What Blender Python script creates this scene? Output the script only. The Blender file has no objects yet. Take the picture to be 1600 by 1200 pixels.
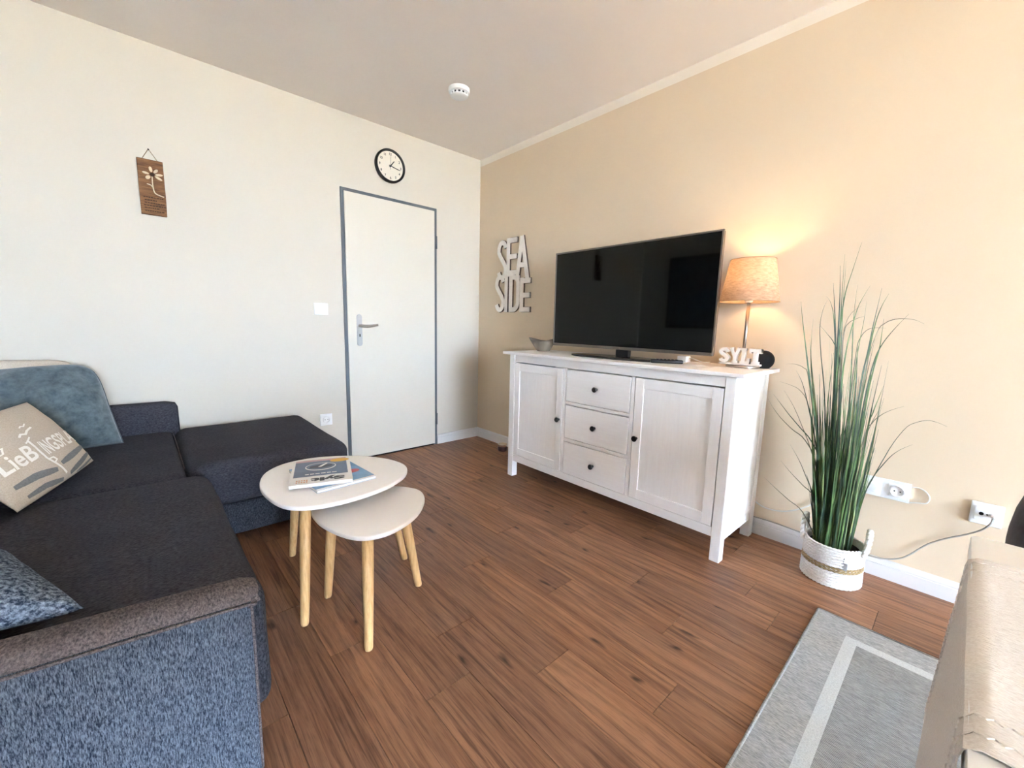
import bpy, bmesh, math, random
from mathutils import Vector, Matrix, noise
random.seed(7)
PI = math.pi
SC = bpy.context.scene
COL = SC.collection

# ------------------------------------------------------------------ camera
CX, CY, CZ = -2.3835, -3.1159, 1.0714
YAW, PITCH, ROLL, FPX = 0.7360, -0.1420, 0.0239, 646.8
H = 2.505
cd = bpy.data.cameras.new('camera')
cd.sensor_fit = 'HORIZONTAL'; cd.sensor_width = 36.0
cd.lens = FPX / 1600 * 36.0
cd.clip_start = 0.02
cam = bpy.data.objects.new('camera', cd); COL.objects.link(cam)
fwd = Vector((math.cos(PITCH)*math.sin(YAW), math.cos(PITCH)*math.cos(YAW), math.sin(PITCH)))
rgt = Vector((math.cos(YAW), -math.sin(YAW), 0)); up = rgt.cross(fwd)
r2 = rgt*math.cos(ROLL) + up*math.sin(ROLL); u2 = -rgt*math.sin(ROLL) + up*math.cos(ROLL)
M = Matrix((r2, u2, -fwd)).transposed().to_4x4(); M.translation = (CX, CY, CZ)
cam.matrix_world = M
SC.camera = cam

# ------------------------------------------------------------------ world, light, exposure
SC.view_settings.view_transform = 'Standard'
SC.view_settings.look = 'None'
SC.view_settings.gamma = 1.0
SC.view_settings.use_curve_mapping = False
SC.view_settings.exposure = 3.4
SKY_COL, SKY_STR = (0.69, 0.87, 1.14), 8.9
w = bpy.data.worlds.new('sky'); SC.world = w; w.use_nodes = True
bgn = w.node_tree.nodes['Background']
bgn.inputs[0].default_value = (*SKY_COL, 1); bgn.inputs[1].default_value = SKY_STR
# window opening (in the wall behind the camera): guides sampling of the daylight that comes in
WX0, WX1, WZ0, WZ1, WY = -3.15, -1.20, 0.08, 2.40, -9.00
XW = -3.25
pl = bpy.data.lights.new('window_portal', 'AREA'); pl.shape = 'RECTANGLE'
pl.size = WX1-WX0; pl.size_y = WZ1-WZ0
pl.cycles.is_portal = True
po = bpy.data.objects.new('window_portal', pl); COL.objects.link(po)
po.location = ((WX0+WX1)/2, WY-0.1, (WZ0+WZ1)/2); po.rotation_euler = (PI/2, 0, PI)
LAMP_W = 0.46
# the sun stands behind the building: it lights the paved ground outside, which reflects up into the room
sl = bpy.data.lights.new('sun', 'SUN'); sl.energy = 12.0; sl.color = (1.0, 0.76, 0.27); sl.angle = 0.02
so_ = bpy.data.objects.new('sun', sl); COL.objects.link(so_); so_.rotation_euler = (math.radians(-24), 0, math.radians(12))

# ------------------------------------------------------------------ materials
def lin(c):
    return tuple(((x/255)/12.92 if x/255 <= 0.04045 else (((x/255)+0.055)/1.055)**2.4) for x in c)
def S(*c): return (*lin(c), 1)
MATS = {}
def newmat(name):
    m = bpy.data.materials.new(name); m.use_nodes = True
    nt = m.node_tree; return m, nt, nt.nodes['Principled BSDF']
def N(nt, t, **kw):
    n = nt.nodes.new(t)
    for k, v in kw.items(): setattr(n, k, v)
    return n
def coords(nt, scale=(1, 1, 1), kind='Object'):
    tc = N(nt, 'ShaderNodeTexCoord'); mp = N(nt, 'ShaderNodeMapping'); mp.inputs['Scale'].default_value = scale
    nt.links.new(tc.outputs[kind], mp.inputs['Vector']); return mp.outputs['Vector']
def mixc(nt, fac, a, b):
    m = N(nt, 'ShaderNodeMix', data_type='RGBA')
    for sock, v in ((0, fac), (6, a), (7, b)):
        if hasattr(v, 'links'): nt.links.new(v, m.inputs[sock])
        else: m.inputs[sock].default_value = v
    return m.outputs[2]
def noise_n(nt, vec, scale, detail=3, rough=0.55, dist=0.0):
    n = N(nt, 'ShaderNodeTexNoise'); n.inputs['Scale'].default_value = scale
    n.inputs['Detail'].default_value = detail; n.inputs['Roughness'].default_value = rough
    n.inputs['Distortion'].default_value = dist
    nt.links.new(vec, n.inputs['Vector']); return n.outputs['Fac']
def ramp(nt, fac, lo, hi):
    r = N(nt, 'ShaderNodeMapRange'); r.inputs['From Min'].default_value = lo; r.inputs['From Max'].default_value = hi
    nt.links.new(fac, r.inputs['Value']); return r.outputs['Result']
def bump(nt, b, h, strength=0.3, dist=0.002):
    n = N(nt, 'ShaderNodeBump'); n.inputs['Strength'].default_value = strength; n.inputs['Distance'].default_value = dist
    nt.links.new(h, n.inputs['Height']); nt.links.new(n.outputs['Normal'], b.inputs['Normal'])
def mat(name, col, rough=0.5, metal=0.0, var=0.06, scale=8.0, sc3=(1, 1, 1), bmp=0.0, bscale=60.0, spec=0.5, lo=0.3, hi=0.7, col2=None, detail=3):
    m, nt, b = newmat(name)
    v = coords(nt, sc3)
    f = ramp(nt, noise_n(nt, v, scale, detail), lo, hi)
    c2 = col2 or tuple([x*(1-var*2) for x in col[:3]] + [1])
    nt.links.new(mixc(nt, f, c2, col), b.inputs['Base Color'])
    b.inputs['Roughness'].default_value = rough; b.inputs['Metallic'].default_value = metal
    b.inputs['Specular IOR Level'].default_value = spec
    if bmp: bump(nt, b, noise_n(nt, v, bscale, 4), bmp)
    MATS[name] = m; return m

mat('stripe_white', S(240, 231, 216), 0.9, var=0.008, scale=3)
mat('wall_white', S(250, 248, 244), 0.9, var=0.008, scale=3)
mat('wall_cream', S(211, 205, 192), 0.9, var=0.008, scale=3, bmp=0.08, bscale=180)
mat('wall_beige', S(226, 207, 179), 0.9, var=0.01, scale=2.5, bmp=0.08, bscale=180)
mat('ceiling_white', S(244, 237, 229), 0.95, var=0.012, scale=2, bmp=0.08, bscale=150)
mat('trim_white', S(228, 227, 225), 0.4, var=0.01)
mat('plastic_white', S(240, 241, 240), 0.35, var=0.01)
mat('door_white', S(216, 211, 198), 0.45, var=0.01, scale=3)
mat('frame_grey', S(92, 100, 106), 0.45, var=0.04)
mat('brushed_metal', S(186, 188, 190), 0.32, metal=0.9, var=0.05, scale=40, sc3=(1, 1, 8))
mat('dark_metal', S(48, 46, 46), 0.4, metal=0.6, var=0.1)
mat('black_plastic', S(18, 18, 19), 0.45, var=0.1)
mat('black_fabric', S(22, 24, 28), 0.9, var=0.15, scale=200, bmp=0.3, bscale=400)
mat('chrome', S(200, 198, 194), 0.2, metal=1.0, var=0.02)
mat('bezel_grey', S(128, 118, 108), 0.35, metal=0.7, var=0.03)
mat('base_dark', S(60, 58, 58), 0.18, metal=0.3, var=0.03)
mat('steel', S(170, 164, 156), 0.28, metal=0.95, var=0.03)
mat('clock_face', S(228, 222, 208), 0.5, var=0.01)
mat('rubber_cord', S(224, 222, 214), 0.5, var=0.02)
mat('cord_grey', S(170, 166, 155), 0.55, var=0.03)
mat('void_dark', S(10, 9, 9), 0.9, var=0.05)
# white-stained pine: faint vertical grain
def stained(name, sc):
    m, nt, b = newmat(name)
    v = coords(nt, sc)
    f = ramp(nt, noise_n(nt, v, 6, 5, 0.6, 0.3), 0.35, 0.7)
    nt.links.new(mixc(nt, f, S(245, 242, 239), S(249, 247, 244)), b.inputs['Base Color'])
    b.inputs['Roughness'].default_value = 0.42
    bump(nt, b, noise_n(nt, v, 14, 5), 0.04, 0.001)
    MATS[name] = m
stained('stained_upright', (14, 14, 1.0)); stained('stained_along', (14, 1.0, 14))
# table tops: matt white lacquer with a warm cast
mat('lacquer_white', S(250, 246, 242), 0.42, var=0.006, scale=3)
mat('table_white', S(252, 252, 250), 0.35, var=0.006)
mat('bamboo', S(224, 184, 128), 0.45, var=0.1, scale=6, sc3=(30, 30, 1.5), col2=S(200, 152, 94), lo=0.25, hi=0.6)
# planks
def wood_floor():
    m, nt, b = newmat('vinyl_oak')
    tc = N(nt, 'ShaderNodeTexCoord'); oi = N(nt, 'ShaderNodeObjectInfo')
    rv = N(nt, 'ShaderNodeVectorMath', operation='SCALE'); rv.inputs[0].default_value = (37.0, 53.0, 19.0)
    nt.links.new(oi.outputs['Random'], rv.inputs['Scale'])
    ad = N(nt, 'ShaderNodeVectorMath', operation='ADD')
    nt.links.new(tc.outputs['Object'], ad.inputs[0]); nt.links.new(rv.outputs[0], ad.inputs[1])
    def mp(sc):
        n = N(nt, 'ShaderNodeMapping'); n.inputs['Scale'].default_value = sc
        nt.links.new(ad.outputs[0], n.inputs['Vector']); return n.outputs['Vector']
    broad = ramp(nt, noise_n(nt, mp((9, 1.1, 1)), 2.0, 3, 0.5, 0.6), 0.36, 0.64)
    fine = ramp(nt, noise_n(nt, mp((60, 2.0, 1)), 2.2, 5, 0.68, 0.5), 0.36, 0.66)
    pore = ramp(nt, noise_n(nt, mp((260, 9, 1)), 2.5, 2, 0.5), 0.55, 0.72)
    # cathedral figure: distorted bands across the plank
    wv = N(nt, 'ShaderNodeTexWave', wave_type='BANDS', bands_direction='X')
    wv.inputs['Scale'].default_value = 7; wv.inputs['Distortion'].default_value = 14
    wv.inputs['Detail'].default_value = 3; wv.inputs['Detail Scale'].default_value = 0.9
    nt.links.new(mp((1, 0.16, 1)), wv.inputs['Vector'])
    fig = ramp(nt, wv.outputs['Fac'], 0.0, 0.55)
    streak = ramp(nt, noise_n(nt, mp((34, 1.0, 1)), 2.0, 3, 0.6, 1.2), 0.54, 0.68)
    vo = N(nt, 'ShaderNodeTexVoronoi', voronoi_dimensions='2D'); vo.inputs['Scale'].default_value = 2.2
    kd = N(nt, 'ShaderNodeVectorMath', operation='ADD'); kn = N(nt, 'ShaderNodeTexNoise'); kn.inputs['Scale'].default_value = 9
    nt.links.new(mp((2.8, 1.0, 0.01)), kd.inputs[0]); nt.links.new(mp((3, 1, 1)), kn.inputs['Vector'])
    ks = N(nt, 'ShaderNodeVectorMath', operation='SCALE'); ks.inputs['Scale'].default_value = 0.12
    nt.links.new(kn.outputs['Color'], ks.inputs[0]); nt.links.new(ks.outputs[0], kd.inputs[1]); nt.links.new(kd.outputs[0], vo.inputs['Vector'])
    knot = N(nt, 'ShaderNodeMapRange'); knot.inputs['From Min'].default_value = 0.015; knot.inputs['From Max'].default_value = 0.085
    knot.inputs['To Min'].default_value = 1; knot.inputs['To Max'].default_value = 0
    nt.links.new(vo.outputs['Distance'], knot.inputs['Value'])
    sep = N(nt, 'ShaderNodeSeparateColor'); nt.links.new(vo.outputs['Color'], sep.inputs[0])
    gt = N(nt, 'ShaderNodeMath', operation='GREATER_THAN'); gt.inputs[1].default_value = 0.52; nt.links.new(sep.outputs[0], gt.inputs[0])
    km = N(nt, 'ShaderNodeMath', operation='MULTIPLY'); nt.links.new(knot.outputs['Result'], km.inputs[0]); nt.links.new(gt.outputs[0], km.inputs[1])
    c = mixc(nt, broad, S(138, 95, 67), S(178, 129, 94))
    # some planks darker or redder than others
    tone = N(nt, 'ShaderNodeMapRange'); tone.inputs['To Min'].default_value = 0.0; tone.inputs['To Max'].default_value = 0.75
    wn = N(nt, 'ShaderNodeTexWhiteNoise', noise_dimensions='1D'); nt.links.new(oi.outputs['Random'], wn.inputs['W'])
    nt.links.new(wn.outputs['Value'], tone.inputs['Value'])
    c = mixc(nt, tone.outputs['Result'], c, S(104, 72, 56))
    def dark(c, fac, amt, col):
        mu = N(nt, 'ShaderNodeMath', operation='MULTIPLY'); mu.inputs[1].default_value = amt
        nt.links.new(fac, mu.inputs[0]); return mixc(nt, mu.outputs[0], c, col)
    inv = N(nt, 'ShaderNodeMath', operation='SUBTRACT'); inv.inputs[0].default_value = 1; nt.links.new(fig, inv.inputs[1])
    c = dark(c, inv.outputs[0], 0.42, S(78, 48, 33))
    c = dark(c, fine, 0.40, S(184, 138, 106))
    c = dark(c, pore, 0.45, S(70, 44, 32))
    c = dark(c, streak, 0.62, S(66, 40, 28))
    c = dark(c, km.outputs[0], 0.85, S(36, 20, 13))
    nt.links.new(c, b.inputs['Base Color'])
    b.inputs['Roughness'].default_value = 0.42
    b.inputs['Specular IOR Level'].default_value = 0.35
    bump(nt, b, fine, 0.10, 0.001)
    MATS['vinyl_oak'] = m
wood_floor()
# textiles
def weave(name, dark_c, light_c, sc, lo, hi, rough=0.95, b_str=0.4, sc_big=None, sheen=0.0):
    m, nt, b = newmat(name)
    v = coords(nt, sc)
    f = ramp(nt, noise_n(nt, v, 1.0, 3, 0.7), lo, hi)
    c = mixc(nt, f, dark_c, light_c)
    if sc_big:
        g = ramp(nt, noise_n(nt, coords(nt, (1, 1, 1)), sc_big, 3), 0.3, 0.7)
        mm = N(nt, 'ShaderNodeMath', operation='MULTIPLY'); mm.inputs[1].default_value = 0.35
        nt.links.new(g, mm.inputs[0]); c = mixc(nt, mm.outputs[0], c, dark_c)
    nt.links.new(c, b.inputs['Base Color']); b.inputs['Roughness'].default_value = rough
    b.inputs['Specular IOR Level'].default_value = 0.15
    b.inputs['Sheen Weight'].default_value = sheen; b.inputs['Sheen Roughness'].default_value = 0.5
    bump(nt, b, f, b_str, 0.002)
    MATS[name] = m
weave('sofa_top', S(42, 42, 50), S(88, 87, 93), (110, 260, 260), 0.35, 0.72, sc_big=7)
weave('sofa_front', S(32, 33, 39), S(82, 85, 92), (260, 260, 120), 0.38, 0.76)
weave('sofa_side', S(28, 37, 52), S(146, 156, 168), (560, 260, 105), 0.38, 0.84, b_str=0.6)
weave('sofa_lit', S(64, 60, 62), S(128, 118, 116), (260, 120, 260), 0.35, 0.70)  # paler copy of the sofa cloth: light falling on the end roll, put into colour
weave('pillow_teal', S(68, 82, 87), S(108, 121, 125), (28, 28, 28), 0.30, 0.72, b_str=0.15, sheen=0.35)
weave('pillow_linen', S(186, 172, 152), S(208, 196, 178), (260, 260, 260), 0.3, 0.7, b_str=0.15)
weave('pillow_cream', S(196, 184, 166), S(216, 206, 190), (200, 200, 200), 0.3, 0.7, b_str=0.15)
weave('pillow_woven', S(40, 54, 72), S(158, 172, 188), (130, 130, 130), 0.40, 0.72, b_str=0.9)
weave('runner_linen', S(222, 213, 202), S(244, 238, 230), (500, 160, 500), 0.3, 0.7, b_str=0.35)
weave('chair_velvet', S(34, 34, 38), S(58, 58, 62), (30, 30, 30), 0.3, 0.7, b_str=0.1, sheen=0.15)
weave('rug_border', S(150, 152, 152), S(206, 208, 206), (320, 60, 320), 0.35, 0.70, b_str=0.6)
weave('rug_stripe', S(196, 200, 198), S(226, 230, 228), (320, 320, 320), 0.3, 0.7, b_str=0.5)
def herring():
    m, nt, b = newmat('rug_centre')
    v = coords(nt, (1, 1, 1))
    w1 = N(nt, 'ShaderNodeTexWave', wave_type='BANDS', bands_direction='DIAGONAL'); w1.inputs['Scale'].default_value = 95
    w1.inputs['Distortion'].default_value = 1.2; nt.links.new(coords(nt, (1, -1, 0)), w1.inputs['Vector'])
    n1 = ramp(nt, noise_n(nt, coords(nt, (320, 50, 320)), 1.0, 3, 0.7), 0.3, 0.7)
    mu = N(nt, 'ShaderNodeMath', operation='MULTIPLY_ADD'); mu.inputs[1].default_value = 0.45
    nt.links.new(w1.outputs['Fac'], mu.inputs[0])
    m2 = N(nt, 'ShaderNodeMath', operation='MULTIPLY'); m2.inputs[1].default_value = 0.55; nt.links.new(n1, m2.inputs[0])
    nt.links.new(m2.outputs[0], mu.inputs[2])
    nt.links.new(mixc(nt, mu.outputs[0], S(104, 106, 106), S(198, 200, 198)), b.inputs['Base Color'])
    b.inputs['Roughness'].default_value = 0.95; b.inputs['Specular IOR Level'].default_value = 0.1
    bump(nt, b, mu.outputs[0], 0.6, 0.002); MATS['rug_centre'] = m
herring()
weave('print_white', S(240, 236, 226), S(248, 245, 238), (200, 200, 200), 0.3, 0.7, b_str=0.1)
weave('print_grey', S(110, 112, 112), S(136, 137, 135), (200, 200, 200), 0.3, 0.7, b_str=0.1)
weave('basket_white', S(222, 217, 206), S(246, 243, 238), (160, 160, 420), 0.32, 0.55, b_str=0.4)
weave('basket_natural', S(130, 104, 66), S(206, 182, 138), (120, 120, 420), 0.3, 0.7, b_str=0.8)
mat('soil', S(40, 34, 30), 0.95, var=0.3, scale=60, bmp=0.6)
mat('blade_green', S(90, 118, 58), 0.5, var=0.25, scale=5, sc3=(1, 1, 3), col2=S(36, 62, 38), spec=0.4)
mat('blade_dark', S(54, 78, 50), 0.5, var=0.25, scale=5, sc3=(1, 1, 3), col2=S(28, 46, 34), spec=0.4)
mat('blade_pale', S(164, 172, 118), 0.5, var=0.2, scale=6, sc3=(1, 1, 3), col2=S(84, 110, 66), spec=0.4)
mat('blade_dry', S(120, 110, 84), 0.6, var=0.2, scale=6, col2=S(76, 76, 58))
mat('old_wood', S(146, 106, 70), 0.8, var=0.2, scale=5, sc3=(3, 3, 26), col2=S(92, 62, 40), bmp=0.5)
mat('burnt_ink', S(58, 38, 26), 0.9, var=0.1)
mat('shell_cream', S(222, 206, 178), 0.6, var=0.06, scale=30)
mat('twine', S(150, 128, 98), 0.9, var=0.15, scale=200)
mat('letter_white', S(250, 243, 234), 0.7, var=0.05, scale=30, bmp=0.3, bscale=80)
mat('letter_edge', S(108, 88, 72), 0.85, var=0.2, scale=40)
mat('block_white', S(232, 224, 214), 0.6, var=0.03, scale=20, bmp=0.15)
mat('bowl_grey', S(142, 132, 117), 0.7, var=0.12, scale=14, sc3=(3, 3, 1), bmp=0.2)
mat('tag_grey', S(176, 178, 178), 0.5, metal=0.3, var=0.1, scale=60)
mat('candle_red', S(58, 26, 24), 0.3, var=0.1)
mat('paper_white', S(240, 238, 234), 0.6, var=0.01)
mat('cover_blue', S(82, 106, 138), 0.35, var=0.2, scale=12, col2=S(58, 74, 100))
mat('cover_sea', S(112, 164, 206), 0.35, var=0.15, scale=18, col2=S(80, 122, 168))
mat('ink_black', S(34, 36, 38), 0.5, var=0.05)
mat('ink_orange', S(222, 150, 96), 0.5, var=0.05)
mat('ink_yellow', S(236, 182, 62), 0.5, var=0.04)
mat('ink_red', S(206, 78, 84), 0.5, var=0.05)
mat('ink_pink', S(212, 170, 176), 0.5, var=0.05)
mat('ink_navy', S(40, 50, 70), 0.5, var=0.1)
mat('ground_outside', S(196, 186, 172), 0.95, var=0.1, scale=0.4)
def screen():
    m, nt, b = newmat('screen_black')
    b.inputs['Base Color'].default_value = (0.002, 0.002, 0.002, 1)
    f = noise_n(nt, coords(nt), 3, 2)
    r = N(nt, 'ShaderNodeMapRange'); r.inputs['To Min'].default_value = 0.03; r.inputs['To Max'].default_value = 0.05
    nt.links.new(f, r.inputs['Value']); nt.links.new(r.outputs['Result'], b.inputs['Roughness'])
    b.inputs['Specular IOR Level'].default_value = 0.22; MATS['screen_black'] = m
screen()
def shade():
    m, nt, b = newmat('shade_linen')
    v = coords(nt, (40, 40, 160))
    f = ramp(nt, noise_n(nt, v, 1.2, 4, 0.6, 0.5), 0.3, 0.7)
    col = mixc(nt, f, S(158, 128, 106), S(194, 164, 138))
    d = N(nt, 'ShaderNodeBsdfDiffuse'); t = N(nt, 'ShaderNodeBsdfTranslucent'); mx = N(nt, 'ShaderNodeMixShader')
    nt.links.new(col, d.inputs['Color']); nt.links.new(col, t.inputs['Color']); mx.inputs['Fac'].default_value = 0.18
    nt.links.new(d.outputs[0], mx.inputs[1]); nt.links.new(t.outputs[0], mx.inputs[2])
    nt.links.new(mx.outputs[0], nt.nodes['Material Output'].inputs['Surface']); nt.nodes.remove(b)
    MATS['shade_linen'] = m
shade()
def bulbm():
    m, nt, b = newmat('bulb_glow')
    b.inputs['Base Color'].default_value = (1, .9, .7, 1)
    b.inputs['Emission Color'].default_value = (1.0, 0.70, 0.36, 1); b.inputs['Emission Strength'].default_value = 1.6
    MATS['bulb_glow'] = m
bulbm()
def glassm():
    m, nt, b = newmat('window_glass')
    t = N(nt, 'ShaderNodeBsdfTransparent'); g = N(nt, 'ShaderNodeBsdfGlossy'); g.inputs['Roughness'].default_value = 0.02
    fr = N(nt, 'ShaderNodeFresnel'); fr.inputs['IOR'].default_value = 1.25
    mx = N(nt, 'ShaderNodeMixShader'); nt.links.new(fr.outputs[0], mx.inputs['Fac'])
    t.inputs['Color'].default_value = (0.98, 0.98, 0.98, 1)
    nt.links.new(t.outputs[0], mx.inputs[1]); nt.links.new(g.outputs[0], mx.inputs[2])
    nt.links.new(mx.outputs[0], nt.nodes['Material Output'].inputs['Surface']); nt.nodes.remove(b)
    MATS['window_glass'] = m
    m, nt, b = newmat('candle_glass'); b.inputs['Base Color'].default_value = (0.8, 0.7, 0.68, 1)
    b.inputs['Roughness'].default_value = 0.05; b.inputs['Transmission Weight'].default_value = 0.6
    MATS['candle_glass'] = m
glassm()

# ------------------------------------------------------------------ object helpers
ORG = {}
def root_of(o):
    while o.parent: o = o.parent
    return o
def thing(name, label, cat, loc, group=None, kind=None):
    o = bpy.data.objects.new(name, None); COL.objects.link(o); o.location = loc; o.empty_display_size = 0.05
    ORG[o] = Vector(loc)
    if label: o['label'] = label
    if cat: o['category'] = cat
    if group: o['group'] = group
    if kind: o['kind'] = kind
    return o
def obj(name, bm, m, parent=None, smooth=False, label=None, cat=None, group=None, kind=None, origin=None):
    """links the bmesh as ONE mesh object; geometry is given in room coordinates"""
    me = bpy.data.meshes.new(name)
    if smooth == 'auto':
        for f in bm.faces: f.smooth = True
        for e in bm.edges:
            if len(e.link_faces) == 2 and e.calc_face_angle(0) > 0.6: e.smooth = False
    elif smooth:
        for f in bm.faces: f.smooth = True
    if parent: org = ORG[root_of(parent)]
    elif origin is not None: org = Vector(origin)
    else:
        xs = [v.co for v in bm.verts]
        org = Vector(((min(c.x for c in xs)+max(c.x for c in xs))/2, (min(c.y for c in xs)+max(c.y for c in xs))/2, min(c.z for c in xs)))
    bmesh.ops.translate(bm, verts=bm.verts, vec=-org)
    bm.to_mesh(me); bm.free()
    for mm in (m if isinstance(m, (list, tuple)) else [m]): me.materials.append(MATS[mm])
    o = bpy.data.objects.new(name, me); COL.objects.link(o)
    if parent: o.parent = parent
    else: o.location = org; ORG[o] = org
    if label: o['label'] = label
    if cat: o['category'] = cat
    if group: o['group'] = group
    if kind: o['kind'] = kind
    return o
def B(): return bmesh.new()
def box(bm, x0, x1, y0, y1, z0, z1, bev=0.0, seg=2, mi=0):
    x0, x1 = min(x0, x1), max(x0, x1); y0, y1 = min(y0, y1), max(y0, y1)
    r = bmesh.ops.create_cube(bm, size=1)
    vs = r['verts']
    for v in vs:
        v.co = Vector(((x0+x1)/2+v.co.x*(x1-x0), (y0+y1)/2+v.co.y*(y1-y0), (z0+z1)/2+v.co.z*(z1-z0)))
    fs = {f for v in vs for f in v.link_faces}
    for f in fs: f.material_index = mi
    if bev:
        es = list({e for v in vs for e in v.link_edges})
        bmesh.ops.bevel(bm, geom=es, offset=bev, segments=seg, affect='EDGES', profile=0.5)
    return bm
def frame_pts(d):
    d = d.normalized(); a = Vector((0, 0, 1)) if abs(d.z) < 0.9 else Vector((1, 0, 0))
    u = d.cross(a).normalized(); return u, d.cross(u).normalized()
def tube(bm, pts, r, n=8, caps=True):
    pts = [Vector(p) for p in pts]; rings = []
    rs = r if isinstance(r, (list, tuple)) else [r]*len(pts)
    u = None
    for i, p in enumerate(pts):
        d = (pts[min(i+1, len(pts)-1)]-pts[max(i-1, 0)])
        if d.length < 1e-9: d = Vector((0, 0, 1))
        d.normalize()
        if u is None: u, v = frame_pts(d)
        else:
            u = (u-d*u.dot(d))
            u = u.normalized() if u.length > 1e-6 else frame_pts(d)[0]
            v = d.cross(u)
        rings.append([bm.verts.new(p+(u*math.cos(2*PI*k/n)+v*math.sin(2*PI*k/n))*rs[i]) for k in range(n)])
    for a, b in zip(rings, rings[1:]):
        for k in range(n): bm.faces.new((a[k], a[(k+1) % n], b[(k+1) % n], b[k]))
    if caps:
        bm.faces.new(rings[0][::-1]); bm.faces.new(rings[-1])
    return bm
def spline(pts, n=8):
    pts = [Vector(p) for p in pts]; out = []
    for i in range(len(pts)-1):
        p0, p1, p2, p3 = pts[max(i-1, 0)], pts[i], pts[i+1], pts[min(i+2, len(pts)-1)]
        for k in range(n):
            t = k/n
            out.append(0.5*((2*p1)+(p2-p0)*t+(2*p0-5*p1+4*p2-p3)*t*t+(3*p1-p0-3*p2+p3)*t**3))
    out.append(pts[-1]); return out
def lathe(bm, c, prof, n=32, axis='z', capb=True, capt=True):
    """prof: (radius, height) pairs along the axis"""
    c = Vector(c); rings = []
    for r, h in prof:
        ring = []
        for k in range(n):
            a = 2*PI*k/n; p = (r*math.cos(a), r*math.sin(a))
            q = {'z': (p[0], p[1], h), 'y': (p[0], -h, p[1]), 'x': (-h, p[0], p[1])}[axis]
            ring.append(bm.verts.new(c+Vector(q)))
        rings.append(ring)
    for a, b in zip(rings, rings[1:]):
        for k in range(n): bm.faces.new((a[k], a[(k+1) % n], b[(k+1) % n], b[k]))
    if capb: bm.faces.new(rings[0][::-1])
    if capt: bm.faces.new(rings[-1])
    bmesh.ops.recalc_face_normals(bm, faces=bm.faces)
    return bm
def prism(bm, outline, z0, z1, bev=0.0, seg=2):
    a = [bm.verts.new((x, y, z0)) for x, y in outline]; b = [bm.verts.new((x, y, z1)) for x, y in outline]
    n = len(a)
    f0 = bm.faces.new(a[::-1]); f1 = bm.faces.new(b)
    for k in range(n): bm.faces.new((a[k], a[(k+1) % n], b[(k+1) % n], b[k]))
    bmesh.ops.recalc_face_normals(bm, faces=bm.faces)
    if bev: bmesh.ops.bevel(bm, geom=list({e for f in (f0, f1) for e in f.edges}), offset=bev, segments=seg, affect='EDGES', profile=0.5)
    return bm
def roundbox(bm, x0, x1, y0, y1, z0, z1, r, n=14, bulge=None, amp=0.0, freq=5.0, seed=0):
    """soft upholstered block: dense rounded box, optionally rumpled"""
    b2 = bmesh.new(); bmesh.ops.create_cube(b2, size=2)
    bmesh.ops.subdivide_edges(b2, edges=b2.edges[:], cuts=n, use_grid_fill=True)
    c = Vector(((x0+x1)/2, (y0+y1)/2, (z0+z1)/2)); hx = Vector(((x1-x0)/2, (y1-y0)/2, (z1-z0)/2))
    rr = min(r, min(hx)*0.98); mp = {}
    for v in b2.verts:
        # concentrate the grid near the edges so that the rounding is smooth
        q = [math.copysign(abs(t)**0.75, t) for t in v.co]
        p = Vector((q[0]*hx.x, q[1]*hx.y, q[2]*hx.z))
        inn = Vector([max(-h+rr, min(h-rr, t)) for t, h in zip(p, hx)])
        d = p-inn
        if d.length > 1e-9: p = inn+d.normalized()*rr
        p = p+c
        if amp:
            nd = (p-c).normalized()
            p = p+nd*amp*noise.noise(Vector((p.x*freq+seed, p.y*freq, p.z*freq)))
        if bulge: p = bulge(p)
        mp[v] = bm.verts.new(p)
    for f in b2.faces: bm.faces.new([mp[v] for v in f.verts])
    b2.free(); return bm
def text_mesh(s, size=1.0, extrude=0.0, offset=0.0, align='LEFT', res=4):
    cu = bpy.data.curves.new('t', 'FONT'); cu.body = s; cu.size = size; cu.extrude = extrude; cu.offset = offset
    cu.align_x = align; cu.resolution_u = res
    o = bpy.data.objects.new('t', cu); COL.objects.link(o)
    dg = bpy.context.evaluated_depsgraph_get()
    me = bpy.data.meshes.new_from_object(o.evaluated_get(dg))
    bpy.data.objects.remove(o); bpy.data.curves.remove(cu)
    return me
def add_text(bm, s, fn, size=1.0, extrude=0.0, offset=0.0, align='LEFT', cuts=0, fit=None):
    """adds lettering to bm, every vertex placed by fn(x, y, z); fit=(w,h) stretches the text to that box"""
    me = text_mesh(s, size, extrude, offset, align)
    b2 = bmesh.new(); b2.from_mesh(me); bpy.data.meshes.remove(me)
    bmesh.ops.remove_doubles(b2, verts=b2.verts, dist=1e-6)
    if cuts:
        bmesh.ops.triangulate(b2, faces=b2.faces)
        for _ in range(cuts): bmesh.ops.subdivide_edges(b2, edges=b2.edges[:], cuts=1)
    if fit:
        xs = [v.co.x for v in b2.verts]; ys = [v.co.y for v in b2.verts]
        x0, x1, y0, y1 = min(xs), max(xs), min(ys), max(ys)
        for v in b2.verts:
            v.co.x = (v.co.x-x0)/(x1-x0)*fit[0]; v.co.y = (v.co.y-y0)/(y1-y0)*fit[1]
    mp = {v: bm.verts.new(fn(v.co.x, v.co.y, v.co.z)) for v in b2.verts}
    for f in b2.faces:
        try: bm.faces.new([mp[v] for v in f.verts])
        except ValueError: pass
    b2.free(); return bm
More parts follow.
